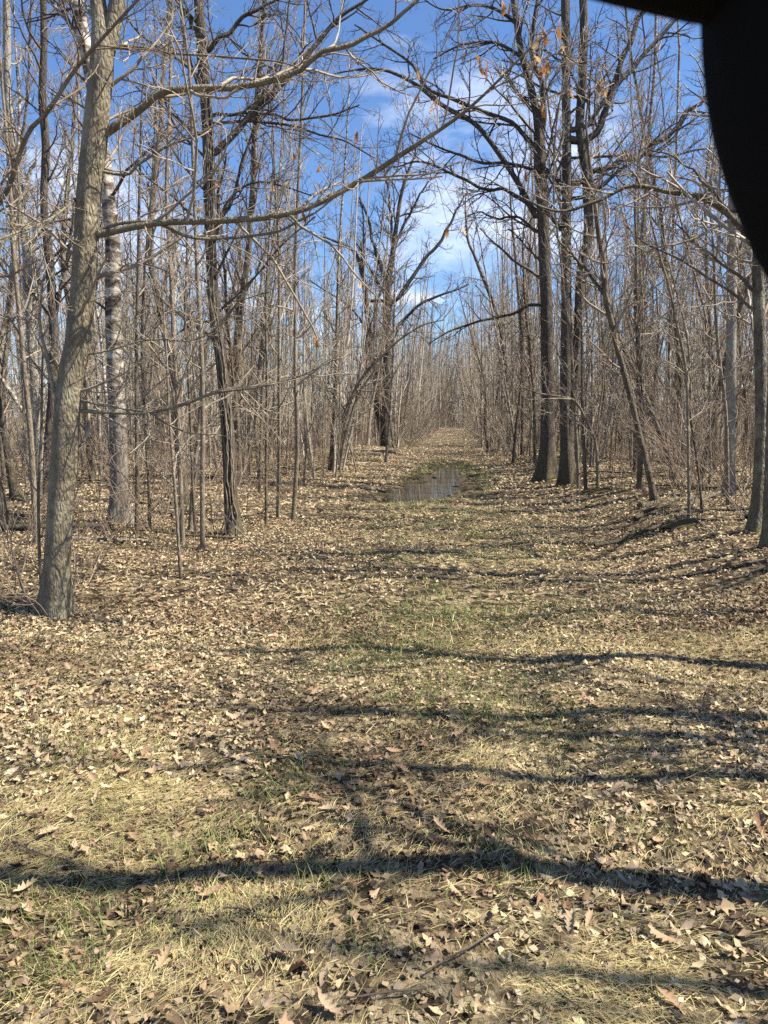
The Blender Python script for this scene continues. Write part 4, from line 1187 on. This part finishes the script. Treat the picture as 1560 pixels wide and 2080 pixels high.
k0 = 0
while k0 < 46:
    y = rgW.uniform(8, 26); x = rgW.uniform(-0.52 * y, 0.52 * y); d = x - float(path_x(y))
    if abs(d) < 2.7 or (d < 0 and y < 9 and d > -3.2):
        continue
    ln_ = rgW.uniform(0.7, 3.0); th = rgW.uniform(0, 3.14); r_ = rgW.uniform(0.008, 0.035)
    root = tag(empty('fallen_branch', (x, y, float(gz(x, y)))), 'fallen dead branch on the leaves ' + near_mark(x, y).replace('standing', 'lying'), 'branch', 'dead branches on the wood floor')
    t_ = np.linspace(-0.5, 0.5, 12)
    wx = t_ * ln_ * math.cos(th) + np.cumsum(rgW.normal(size=12)) * 0.03; wy = t_ * ln_ * math.sin(th) + np.cumsum(rgW.normal(size=12)) * 0.03
    P = np.stack([wx, wy, gz(wx + x, wy + y) - float(gz(x, y)) + r_ + 0.02 + 0.05 * rgW.random() * (t_ + 0.5)], -1)
    R = r_ * (1 - 0.6 * np.linspace(0, 1, 12))
    obj('bark', make_mesh('bark', *tubes(P[None], R[None], 7)), M[['deadwood', 'grey_stem', 'oak'][rgW.integers(3)]], root)
    a, ar = grow(P[None], R[None], 6, 0.25, 1, (0.12, 0.4), (25, 60), 5, 0.12, 0.06, 0.6, 0.003, rgW)
    obj('crown', make_mesh('crown', *tubes(a, ar, 4)), M['twig_dark'], root)
    k0 += 1

# mossy humps
def hump(label, px, py, rad, h, seed):
    g_ = ground_hit(px, py); rg = np.random.default_rng(seed)
    nr, ns = 10, 26
    rr = np.linspace(0, 1, nr)[1:]
    a = np.arange(ns) * 2 * np.pi / ns
    v = [(0, 0, h)]
    for r in rr:
        for ang in a:
            x, y = math.cos(ang) * r * rad, math.sin(ang) * r * rad * 0.7
            v.append((x, y, h * (1 - r ** 2.2) * (0.75 + 0.5 * vnoise(x * 7 + seed, y * 7, 1.0)) - 0.05 * r))
    tri = [[0, 1 + i, 1 + (i + 1) % ns] for i in range(ns)]
    quad = [[1 + j * ns + i, 1 + (j + 1) * ns + i, 1 + (j + 1) * ns + (i + 1) % ns, 1 + j * ns + (i + 1) % ns] for j in range(nr - 2) for i in range(ns)]
    o = obj('moss_hump', make_mesh('moss_hump', np.array(v, float), quad, tri), M['mossmat'])
    o.location = g_
    tag(o, label, 'moss')


mm_, t, b = mat_new('moss')
co = N(t, 'ShaderNodeTexCoord'); n1 = N(t, 'ShaderNodeTexNoise', Scale=28.0, Detail=8.0, Roughness=0.75)
t.links.new(co.outputs['Object'], n1.inputs['Vector'])
r = ramp(t, [(0.35, (0.035, 0.028, 0.016)), (0.5, (0.10, 0.075, 0.03)), (0.6, (0.085, 0.085, 0.022)), (0.72, (0.30, 0.22, 0.12))])
t.links.new(n1.outputs['Fac'], r.inputs['Fac']); t.links.new(r.outputs['Color'], b.inputs['Base Color'])
bp = N(t, 'ShaderNodeBump', Strength=0.9, Distance=0.04); t.links.new(n1.outputs['Fac'], bp.inputs['Height']); t.links.new(bp.outputs[0], b.inputs['Normal'])
M['mossmat'] = mm_
hump('mossy low stump hump beside the twin oaks clump', 1232, 998, 0.35, 0.07, 1)
hump('mossy leaf-strewn hump before the slanting sapling', 1412, 1062, 0.40, 0.06, 2)

# ------------------------------------------------------------------ leaves
def oak_leaf(rg, n=8, cut=None):
    t_ = np.linspace(0, 1, n)
    prof = np.sin(np.pi * np.clip(t_ * 0.95 + 0.03, 0, 1)) ** 0.8 * (0.55 + 0.5 * t_)
    lob = np.where(np.arange(n) % 2 == 0, rg.uniform(0.5, 0.8) if cut is None else cut, 1.0)
    w = 0.30 * prof * lob * rg.uniform(0.85, 1.2)
    w[-1] = 0.02; w[0] = 0.012
    bend = rg.uniform(-0.8, 1.6); curl = rg.uniform(-1.2, 2.6)
    x = t_ - 0.5
    z = bend * (x ** 2 - 0.08) * 0.8
    mid = np.stack([x, rg.normal() * 0.05 * np.sin(t_ * 3), z], -1)
    sh = 0.05 * np.where(np.arange(n) % 2 == 1, 1, -0.4)
    lw = w * rg.uniform(0.8, 1.1, n); rw = w * rg.uniform(0.8, 1.1, n)
    tw = rg.normal() * 0.35
    l = np.stack([x + sh, lw, z + curl * lw ** 2 * 2.2 + tw * x * lw], -1)
    r_ = np.stack([x + sh, -rw, z + curl * rw ** 2 * 2.2 - tw * x * rw], -1)
    v = np.concatenate([mid, l, r_])
    q = []
    for i in range(n - 1):
        q.append([i, i + 1, n + i + 1, n + i]); q.append([2 * n + i, 2 * n + i + 1, i + 1, i])
    return v, np.array(q)


def maple_leaf(rg):
    ang = np.radians(np.array([-165, -140, -118, -100, -80, -62, -44, -24, 0, 24, 44, 62, 80, 100, 118, 140, 165]))
    rad = np.array([.26, .33, .37, .34, .42, .46, .38, .43, .52, .43, .38, .46, .42, .34, .37, .33, .26]) * rg.uniform(0.55, 1.12, 17)
    ang = ang + rg.normal(size=17) * 0.06
    c, bd = rg.uniform(-1.0, 2.4), rg.uniform(-1.0, 1.6)
    x = np.cos(ang) * rad; y = np.sin(ang) * rad * rg.uniform(0.7, 1.0)
    z = c * (y ** 2) + bd * x ** 2 * 0.8 + rg.normal(size=17) * 0.07 + rg.normal() * x * y
    v = np.vstack([[[-0.05, 0, 0]], np.stack([x, y, z], -1)])
    q = [[0, i, i + 1, i + 2] for i in range(1, 16, 2)]
    return v, np.array(q)


rgL = np.random.default_rng(17)
NEAR_L = [oak_leaf(rgL, 6) for _ in range(10)] + [maple_leaf(rgL) for _ in range(10)]


def rot_mats(n, rg, tilt):
    az = rg.uniform(0, 2 * np.pi, n)
    tx = rg.normal(size=n) * tilt; ty = rg.normal(size=n) * tilt
    ca, sa = np.cos(az), np.sin(az); cx, sx = np.cos(tx), np.sin(tx); cy_, sy = np.cos(ty), np.sin(ty)
    Z_ = np.zeros(n); O_ = np.ones(n)
    Rz = np.stack([ca, -sa, Z_, sa, ca, Z_, Z_, Z_, O_], -1).reshape(n, 3, 3)
    Rx = np.stack([O_, Z_, Z_, Z_, cx, -sx, Z_, sx, cx], -1).reshape(n, 3, 3)
    Ry = np.stack([cy_, Z_, sy, Z_, O_, Z_, -sy, Z_, cy_], -1).reshape(n, 3, 3)
    return Rz @ Rx @ Ry


def scatter_xy(n, y0, y1, rg, margin=1.5):
    """even over the ground between two depths, a margin wider than the view"""
    out = []
    while sum(map(len, out)) < n:
        y = np.sqrt(rg.uniform(y0 ** 2, y1 ** 2, n)); x = rg.uniform(-1, 1, n) * (0.53 * y + margin)
        out.append(np.stack([x, y], -1))
    return np.concatenate(out)[:n]


def blob_list(lst):
    return [(ground_hit(px, py)[:2], r, a) for px, py, r, a in lst]


STRAW = blob_list([(200, 1690, .34, 1.2), (330, 1625, .25, .8), (40, 1700, .28, 1.0), (430, 1890, .20, 1.5), (350, 1960, .16, 1.1), (560, 1890, .15, .9), (1250, 1985, .18, 1.5), (1190, 2060, .18, 1.2),
                   (80, 2020, .2, .7), (190, 1500, .35, .5), (1490, 1650, .15, .6), (980, 1545, .35, .35), (1450, 1340, .7, .35), (1330, 1550, .3, .3), (700, 1690, .2, .3), (900, 1250, 1.0, .3)])
GREEN = blob_list([(430, 1725, .12, 1.2), (500, 1700, .12, .7), (110, 1930, .18, .9), (220, 1900, .12, .8), (60, 1860, .15, .6), (330, 1730, .12, .5), (720, 1345, .35, .4), (850, 1325, .4, .35), (590, 1545, .2, .4), (900, 1430, .4, .35), (640, 1790, .13, .6),
                   (160, 1530, .15, .5), (960, 1180, 1.2, .45), (900, 1260, 0.8, .4), (1000, 1420, .5, .35), (1060, 1780, .12, .7), (1100, 1500, .25, .4), (260, 1640, .18, .5), (960, 1700, .12, .4), (560, 1620, .15, .4), (830, 1050, 1.5, .35),
                   (450, 1870, .13, .8), (1290, 1690, .12, .5), (950, 2000, .10, .5), (760, 1930, .10, .5)])


def field(xy, blobs):
    f = np.zeros(len(xy))
    for c, r, a in blobs:
        f += a * np.exp(-((xy[:, 0] - c[0]) ** 2 + (xy[:, 1] - c[1]) ** 2) / (r * r))
    return f


def litter_density(xy):
    """leaves lie thick under the trees and thinner along the grassy middle of the trail"""
    s = xy[:, 0] - path_x(xy[:, 1])
    strip = np.exp(-((s - 0.55 * sm((15 - xy[:, 1]) / 7)) / 1.15) ** 2)
    d = 1.0 - 0.85 * strip * np.clip(0.45 + vnoise(xy[:, 0], xy[:, 1], 1.3) * 1.0, 0, 1)
    d = d - 0.55 * np.clip(field(xy, STRAW), 0, 1)
    d = d * (0.40 + 1.05 * vnoise(xy[:, 0] + 5, xy[:, 1] + 9, 1.1)) * (0.7 + 0.6 * vnoise(xy[:, 0], xy[:, 1], 5.5))
    pdl = puddle_d(xy[:, 0], xy[:, 1])
    d = d * np.clip((pdl - 1.0) / 0.6, 0.0, 1)
    d[pdl < 1.0] = -1
    return np.where(d < 0, 0.0, np.clip(d, 0.03, 1))


def build_litter(name, parent, xy, size, tilt, protos, rg, lift=(0.004, 0.022)):
    n = len(xy)
    which = rg.integers(len(protos), size=n)
    Rm = rot_mats(n, rg, tilt)
    sc = rg.uniform(size[0], size[1], n)
    z = gz(xy[:, 0], xy[:, 1]) + rg.uniform(lift[0], lift[1], n)
    mush_shade = sm((vnoise(xy[:, 0] * 0.8 + 20, xy[:, 1] * 1.5 + 13, 1.0) - 0.50) / 0.22) * sm((9.0 - xy[:, 1]) / 4.0)  # dark near patches: brown leaf mush plus twig shadow put into the leaf colour
    col = LEAF_COLS[rg.choice(8, n, p=LEAF_P)] * rg.uniform(0.75, 1.2, (n, 1))
    col = col * (1 - mush_shade * rg.uniform(0.25, 0.75, n))[:, None] * np.stack([np.ones(n), 1 - 0.10 * mush_shade, 1 - 0.12 * mush_shade], -1)
    vs, qs, cs, off = [], [], [], 0
    for k, (v, q) in enumerate(protos):
        m = np.where(which == k)[0]
        if not len(m):
            continue
        vv = np.einsum('nij,vj->nvi', Rm[m] * sc[m][:, None, None], v)
        vv += np.stack([xy[m, 0], xy[m, 1], z[m]], -1)[:, None, :]
        gg = gz(vv[..., 0], vv[..., 1]) + 0.002
        vv[..., 2] = np.maximum(vv[..., 2], gg)
        vs.append(vv.reshape(-1, 3))
        qs.append((q[None] + (np.arange(len(m)) * len(v))[:, None, None] + off).reshape(-1, 4)); off += len(m) * len(v)
        cs.append(np.repeat(col[m], len(v), 0))
    o = obj(name, make_mesh(name, np.concatenate(vs), np.concatenate(qs), attr=np.concatenate(cs)), M['litter'], parent)
    o['kind'] = 'stuff'
    return o


def thin(xy, dens, rg):
    return xy[rg.random(len(xy)) < dens]


xy = scatter_xy(22000, 1.5, 6.5, rgL); xy = thin(xy, litter_density(xy), rgL)
build_litter('leaf_litter', ground, xy, (0.02, 0.066), 0.32, NEAR_L, rgL, (0.002, 0.018))
SMALL = [(np.array([(-.5, 0, 0), (0, .3, c), (.5, 0.05, b_), (0, -.3, d_)]), np.array([[0, 1, 2, 3]])) for c, b_, d_ in rgL.normal(size=(8, 3)) * 0.20]
MIDL = [oak_leaf(rgL, 3) for _ in range(5)] + [oak_leaf(rgL, 4) for _ in range(2)]
xy = scatter_xy(58000, 5.5, 12, rgL); xy = thin(xy, litter_density(xy), rgL)
build_litter('leaf_litter', ground, xy, (0.026, 0.062), 0.42, MIDL, rgL, (0.003, 0.028))
xy = scatter_xy(170000, 11.5, 34, rgL); xy = thin(xy, litter_density(xy) * 0.9, rgL)
build_litter('leaf_litter', ground, xy, (0.038, 0.085), 0.42, SMALL, rgL)
xy = scatter_xy(70000, 33, 105, rgL); xy = xy[np.abs(xy[:, 0] - path_x(xy[:, 1])) < 3.2]
build_litter('leaf_litter', ground, xy, (0.06, 0.14), 0.35, SMALL, rgL)
# fine crumbs of broken leaf between the leaves
xy = scatter_xy(60000, 1.5, 6.5, rgL)
build_litter('leaf_crumbs', ground, xy, (0.012, 0.035), 0.5, SMALL, rgL, (0.002, 0.012))

# the leaves that show largest, one by one
BIG = [oak_leaf(rgL, 12, rgL.uniform(0.4, 0.6)) for _ in range(8)] + [maple_leaf(rgL) for _ in range(5)]
BIGM = []
for v, q in BIG:
    me = make_mesh('leaf', v, q); me.materials.append(M['leaf_ground']); BIGM.append(me)
spec = [(580, 1945, 0.15, 0), (665, 2060, 0.13, 1), (520, 1425, 0.14, 2), (240, 1545, 0.15, 3), (405, 1390, 0.13, 4), (1350, 1915, 0.15, 2), (880, 1960, 0.12, 9), (1360, 2040, 0.12, 5), (860, 1400, 0.11, 10), (1240, 1690, 0.12, 3),
        (1545, 1690, 0.16, 6), (1310, 1650, 0.12, 8), (990, 1600, 0.11, 1), (430, 1330, 0.12, 11)]
xyb = scatter_xy(4000, 1.75, 4.6, rgL, 0.0); xyb = thin(xyb, litter_density(xyb), rgL)
for i in range(300):
    if i < len(spec):
        g_ = ground_hit(spec[i][0], spec[i][1]); sc = spec[i][2] * 0.72; me = BIGM[spec[i][3]]
    else:
        g_ = np.array([*xyb[i], float(gz(*xyb[i]))]); sc = rgL.uniform(0.045, 0.09); me = BIGM[rgL.integers(len(BIGM))]
    o = obj('leaf', me, None, ground)
    o.location = (g_[0], g_[1], g_[2] + 0.016 + rgL.random() * 0.012)
    o.rotation_euler = (rgL.normal() * 0.22, rgL.normal() * 0.22, rgL.uniform(0, 6.28))
    o.scale = (sc, sc, sc)

# ------------------------------------------------------------------ grass
def blades(name, label, xy, length, width, lie, cols, rg, comb=None):
    n = len(xy)
    ln = rg.uniform(length[0], length[1], n)
    az = rg.uniform(0, 6.28, n) if comb is None else comb + rg.normal(size=n) * 0.7
    e0 = np.radians(rg.uniform(*lie[0], n)); e1 = np.radians(rg.uniform(*lie[1], n))
    m = 3
    P = np.empty((n, m, 3))
    P[:, 0] = np.stack([xy[:, 0], xy[:, 1], gz(xy[:, 0], xy[:, 1]) - 0.004], -1)
    for j in range(1, m):
        e = e0 + (e1 - e0) * (j - 0.5) / (m - 1)
        a = az + rg.normal(size=n) * 0.12 * j
        d = np.stack([np.cos(a) * np.cos(e), np.sin(a) * np.cos(e), np.sin(e)], -1)
        P[:, j] = P[:, j - 1] + d * (ln / (m - 1))[:, None]
        P[:, j, 2] = np.maximum(P[:, j, 2], gz(P[:, j, 0], P[:, j, 1]) + 0.006)
    w = rg.uniform(width[0], width[1], n)
    sa = az + np.pi / 2 + rg.normal(size=n) * 0.5
    S = np.stack([np.cos(sa), np.sin(sa), rg.normal(size=n) * 0.35], -1) * w[:, None] * 0.5
    taper = np.array([0.9, 0.85, 0.08])
    V = np.concatenate([(P + S[:, None] * taper[None, :, None])[:, :, None], (P - S[:, None] * taper[None, :, None])[:, :, None]], 2)
    idx = np.arange(n * m * 2).reshape(n, m, 2)
    q = np.stack([idx[:, :-1, 0], idx[:, :-1, 1], idx[:, 1:, 1], idx[:, 1:, 0]], -1).reshape(-1, 4)
    col = cols[rg.integers(len(cols), size=n)] * rg.uniform(0.7, 1.25, (n, 1))
    o = obj(name, make_mesh(name, V.reshape(-1, 3), q, attr=np.repeat(col, m * 2, 0)), M['blade'])
    o['kind'] = 'stuff'
    tag(o, label, 'grass')
    return o


STRAW_C = np.array([(0.57, 0.47, 0.23), (0.48, 0.385, 0.18), (0.63, 0.54, 0.30), (0.37, 0.285, 0.14), (0.42, 0.38, 0.18)])
GREEN_C = np.array([(0.10, 0.165, 0.03), (0.14, 0.20, 0.045), (0.085, 0.125, 0.028), (0.19, 0.235, 0.07), (0.26, 0.27, 0.10)])
rgG = np.random.default_rng(8)
xy = scatter_xy(280000, 1.55, 5.5, rgG, 0.8)
f = 0.03 + 0.20 * vnoise(xy[:, 0] + 3, xy[:, 1], 2.6) + 0.75 * np.clip(field(xy, STRAW), 0, 1.2) * (0.5 + vnoise(xy[:, 0], xy[:, 1], 6.0))
xy = thin(xy, np.clip(f, 0, 1), rgG)
comb = 5.2 + 3.0 * vnoise(xy[:, 0] + 11, xy[:, 1] + 4, 1.8)
blades('dry_grass', 'pale matted dry grass lying among the leaves of the near trail', xy, (0.045, 0.13), (0.0013, 0.0026), ((5, 42), (-55, 0)), STRAW_C, rgG, comb)
xy = scatter_xy(120000, 5.0, 15, rgG, 0.8)
s = xy[:, 0] - path_x(xy[:, 1])
f = 0.05 + 0.60 * np.exp(-((s - 0.55 * sm((15 - xy[:, 1]) / 7)) / 1.3) ** 2) * (0.3 + vnoise(xy[:, 0], xy[:, 1], 1.5)) + 0.5 * np.clip(field(xy, STRAW), 0, 1)
xy = thin(xy, np.clip(f, 0, 1) * 0.9, rgG)
blades('dry_grass', 'thin straw strewn over the middle stretch of the trail', xy, (0.07, 0.16), (0.003, 0.0055), ((8, 60), (-50, 10)), STRAW_C, rgG)
xy = scatter_xy(150000, 1.55, 6.5, rgG, 0.8)
s = xy[:, 0] - path_x(xy[:, 1])
f = 0.9 * np.clip(field(xy, GREEN), 0, 1) * (0.25 + vnoise(xy[:, 0], xy[:, 1], 5.0)) + 0.03
xy = thin(xy, np.clip(f * 1.0, 0, 1), rgG)
blades('green_grass', 'short fresh green grass tufts in the near trail', xy, (0.035, 0.10), (0.0018, 0.0034), ((45, 88), (5, 55)), GREEN_C, rgG)
xy = scatter_xy(130000, 6.0, 30, rgG, 0.0)
s = xy[:, 0] - path_x(xy[:, 1])
pd = puddle_d(xy[:, 0], xy[:, 1])
f = 0.62 * np.exp(-((s - 0.55 * sm((15 - xy[:, 1]) / 7)) / 1.0) ** 2) * (vnoise(xy[:, 0], xy[:, 1], 1.3) > 0.30) * (0.3 + vnoise(xy[:, 0], xy[:, 1], 4.0)) * (xy[:, 1] < 14.5)
f = f + 0.55 * np.exp(-((pd - 1.3) / 0.4) ** 2) * ((xy[:, 1] > 20) | (s > 0.2)) * (xy[:, 1] > 15) * vnoise(xy[:, 0], xy[:, 1], 3.0) * 1.5 + 0.45 * ((pd < 1.2) & (xy[:, 1] > 22.5))
xy = thin(xy, np.clip(f, 0, 1), rgG)
blades('green_grass', 'wet green grass fringing the puddle and the trail middle', xy, (0.06, 0.14), (0.006, 0.011), ((40, 88), (5, 55)), GREEN_C, rgG)

# broken twigs lying in the litter
xy = scatter_xy(900, 1.7, 14, rgG, 0.5)
azs = rgG.uniform(0, 6.28, len(xy)); lns = rgG.uniform(0.06, 0.38, len(xy)); m_ = 5
P = np.empty((len(xy), m_, 3))
for j in range(m_):
    aj = azs + rgG.normal(size=len(xy)) * 0.05
    P[:, j, 0] = xy[:, 0] + np.cos(aj) * lns * (j / (m_ - 1) - 0.5); P[:, j, 1] = xy[:, 1] + np.sin(aj) * lns * (j / (m_ - 1) - 0.5)
    P[:, j, 2] = gz(P[:, j, 0], P[:, j, 1]) + 0.018 + rgG.random(len(xy)) * 0.012
R = rgG.uniform(0.0015, 0.0045, (len(xy), 1)) * np.linspace(1, 0.6, m_)
o = obj('fallen_twigs', make_mesh('fallen_twigs', *tubes(P, R, 4)), M['twig_dark'], ground)
o['kind'] = 'stuff'

# ------------------------------------------------------------------ brown oak leaves still clinging to the branches
HANG = [(545, 68), (725, 275), (597, 322), (567, 331), (482, 325), (527, 372), (552, 371), (583, 378), (650, 341), (637, 385), (640, 690), (410, 766), (508, 553), (340, 250), (347, 265),
        (972, 130), (982, 142), (990, 128), (1022, 150), (1098, 70), (1107, 76), (1142, 92), (1148, 112), (1092, 128), (1104, 136), (1122, 145), (1226, 168), (1221, 182), (1102, 215), (940, 210), (886, 205), (872, 236), (868, 246),
        (842, 262), (850, 200), (910, 468), (938, 464), (1066, 355), (850, 146), (735, 575), (410, 425), (1160, 190), (432, 372), (445, 382), (1022, 8), (1036, 16), (1086, 122), (1098, 142), (1112, 128), (1216, 172), (1232, 178), (1228, 190), (976, 148), (988, 150), (966, 120), (1094, 78), (1096, 222), (1150, 100), (876, 226), (615, 438), (1134, 60), (240, 440), (440, 405)]
HM = []
for v, q in [oak_leaf(rgL, 10, 0.5) for _ in range(6)]:
    v = v.copy(); v[:, 0] += 0.5
    me = make_mesh('leaf', v, q); me.materials.append(M['leaf_hang']); HM.append(me)
T1_limbs = [(b_, lr) for (r_, b_, lr) in ALL_LIMBS if r_ == T1]
tw_parts = []
for (px, py) in HANG:
    best = None
    for b_, lr in T1_limbs:
        w_ = lr[:, :3] + b_
        cam_z = w_[:, 1] * CP - (w_[:, 2] - CAM_H) * SP
        u = W0 / 2 + F * w_[:, 0] / cam_z
        vv = H0 / 2 - F * ((w_[:, 2] - CAM_H) * CP + w_[:, 1] * SP) / cam_z
        d = np.hypot(u - px, vv - py + 8)
        j = int(np.argmin(d))
        if best is None or d[j] < best[0]:
            best = (d[j], w_[j])
    p0 = best[1]
    p1 = at(px, py - 9, p0[1] + rgL.uniform(-0.12, 0.12))
    mid = (p0 + p1) / 2 + rgL.normal(size=3) * 0.04 + [0, 0, 0.04]
    rows = resample([[*p0, 0.0035], [*mid, 0.0026], [*p1, 0.0016]], 8)
    tw_parts.append(rows)
    o = obj('leaf', HM[rgL.integers(6)], None, T1)
    o.location = p1 - T1b
    sc = rgL.uniform(0.07, 0.11)
    o.scale = (sc, sc, sc)
    o.rotation_euler = (rgL.uniform(0, 6.28), math.radians(rgL.uniform(40, 105)), rgL.uniform(0, 6.28))
for rows in tw_parts:
    obj('twig', make_mesh('twig', *tubes((rows[:, :3] - T1b)[None], rows[:, 3][None], 4)), M['twig'], T1)

# ------------------------------------------------------------------ the black thing that stands close to the lens
def slab(name, outline, y0, y1, parent):
    n = len(outline)
    # the back rim is the edge one sees; the solid comes straight forward from it
    b_ = np.array([at(px, py, y1) for px, py in outline])
    a = b_ - np.array([0, y1 - y0, 0])
    c0, c1 = a.mean(0), b_.mean(0)
    e0 = a + (c0 - a) * 0.12 + [0, -0.010, 0]; e1 = b_ + (c1 - b_) * 0.12 + [0, 0.010, 0]
    V = np.vstack([e0, a, b_, e1, [c0 + [0, -0.012, 0]], [c1 + [0, 0.012, 0]]])
    q = []
    for k in range(3):
        for i in range(n):
            j = (i + 1) % n
            q.append([k * n + i, k * n + j, (k + 1) * n + j, (k + 1) * n + i])
    tr = [[4 * n, (i + 1) % n, i] for i in range(n)] + [[4 * n + 1, 3 * n + i, 3 * n + (i + 1) % n] for i in range(n)]
    base = np.array(parent.location)
    return obj(name, make_mesh(name, V - base, q, tr), M['black'], parent)


bb = empty('black_obstruction', at(1600, 300, 0.45))
tag(bb, 'unlit black rounded out-of-focus form with a slanting bar along its top', 'dark object')
out = resample([(p[0], p[1], 0) for p in [(1421, -60), (1421, 0), (1423, 60), (1431, 150), (1450, 260), (1485, 380), (1522, 475), (1560, 555), (1610, 635), (1680, 705), (1760, 720), (1830, 660)]], 40)[:, :2]
out = np.vstack([out, [(1860, 500), (1870, 200), (1860, -60), (1840, -120), (1440, -120)]])
slab('body', out, 0.36, 0.42, bb)
bar = [(1000, -78), (1120, -44), (1215, -16), (1265, -3), (1310, 7), (1360, 19), (1430, 35), (1500, 44), (1600, 30), (1600, -170), (1000, -170)]
slab('bar', bar, 0.372, 0.405, bb)
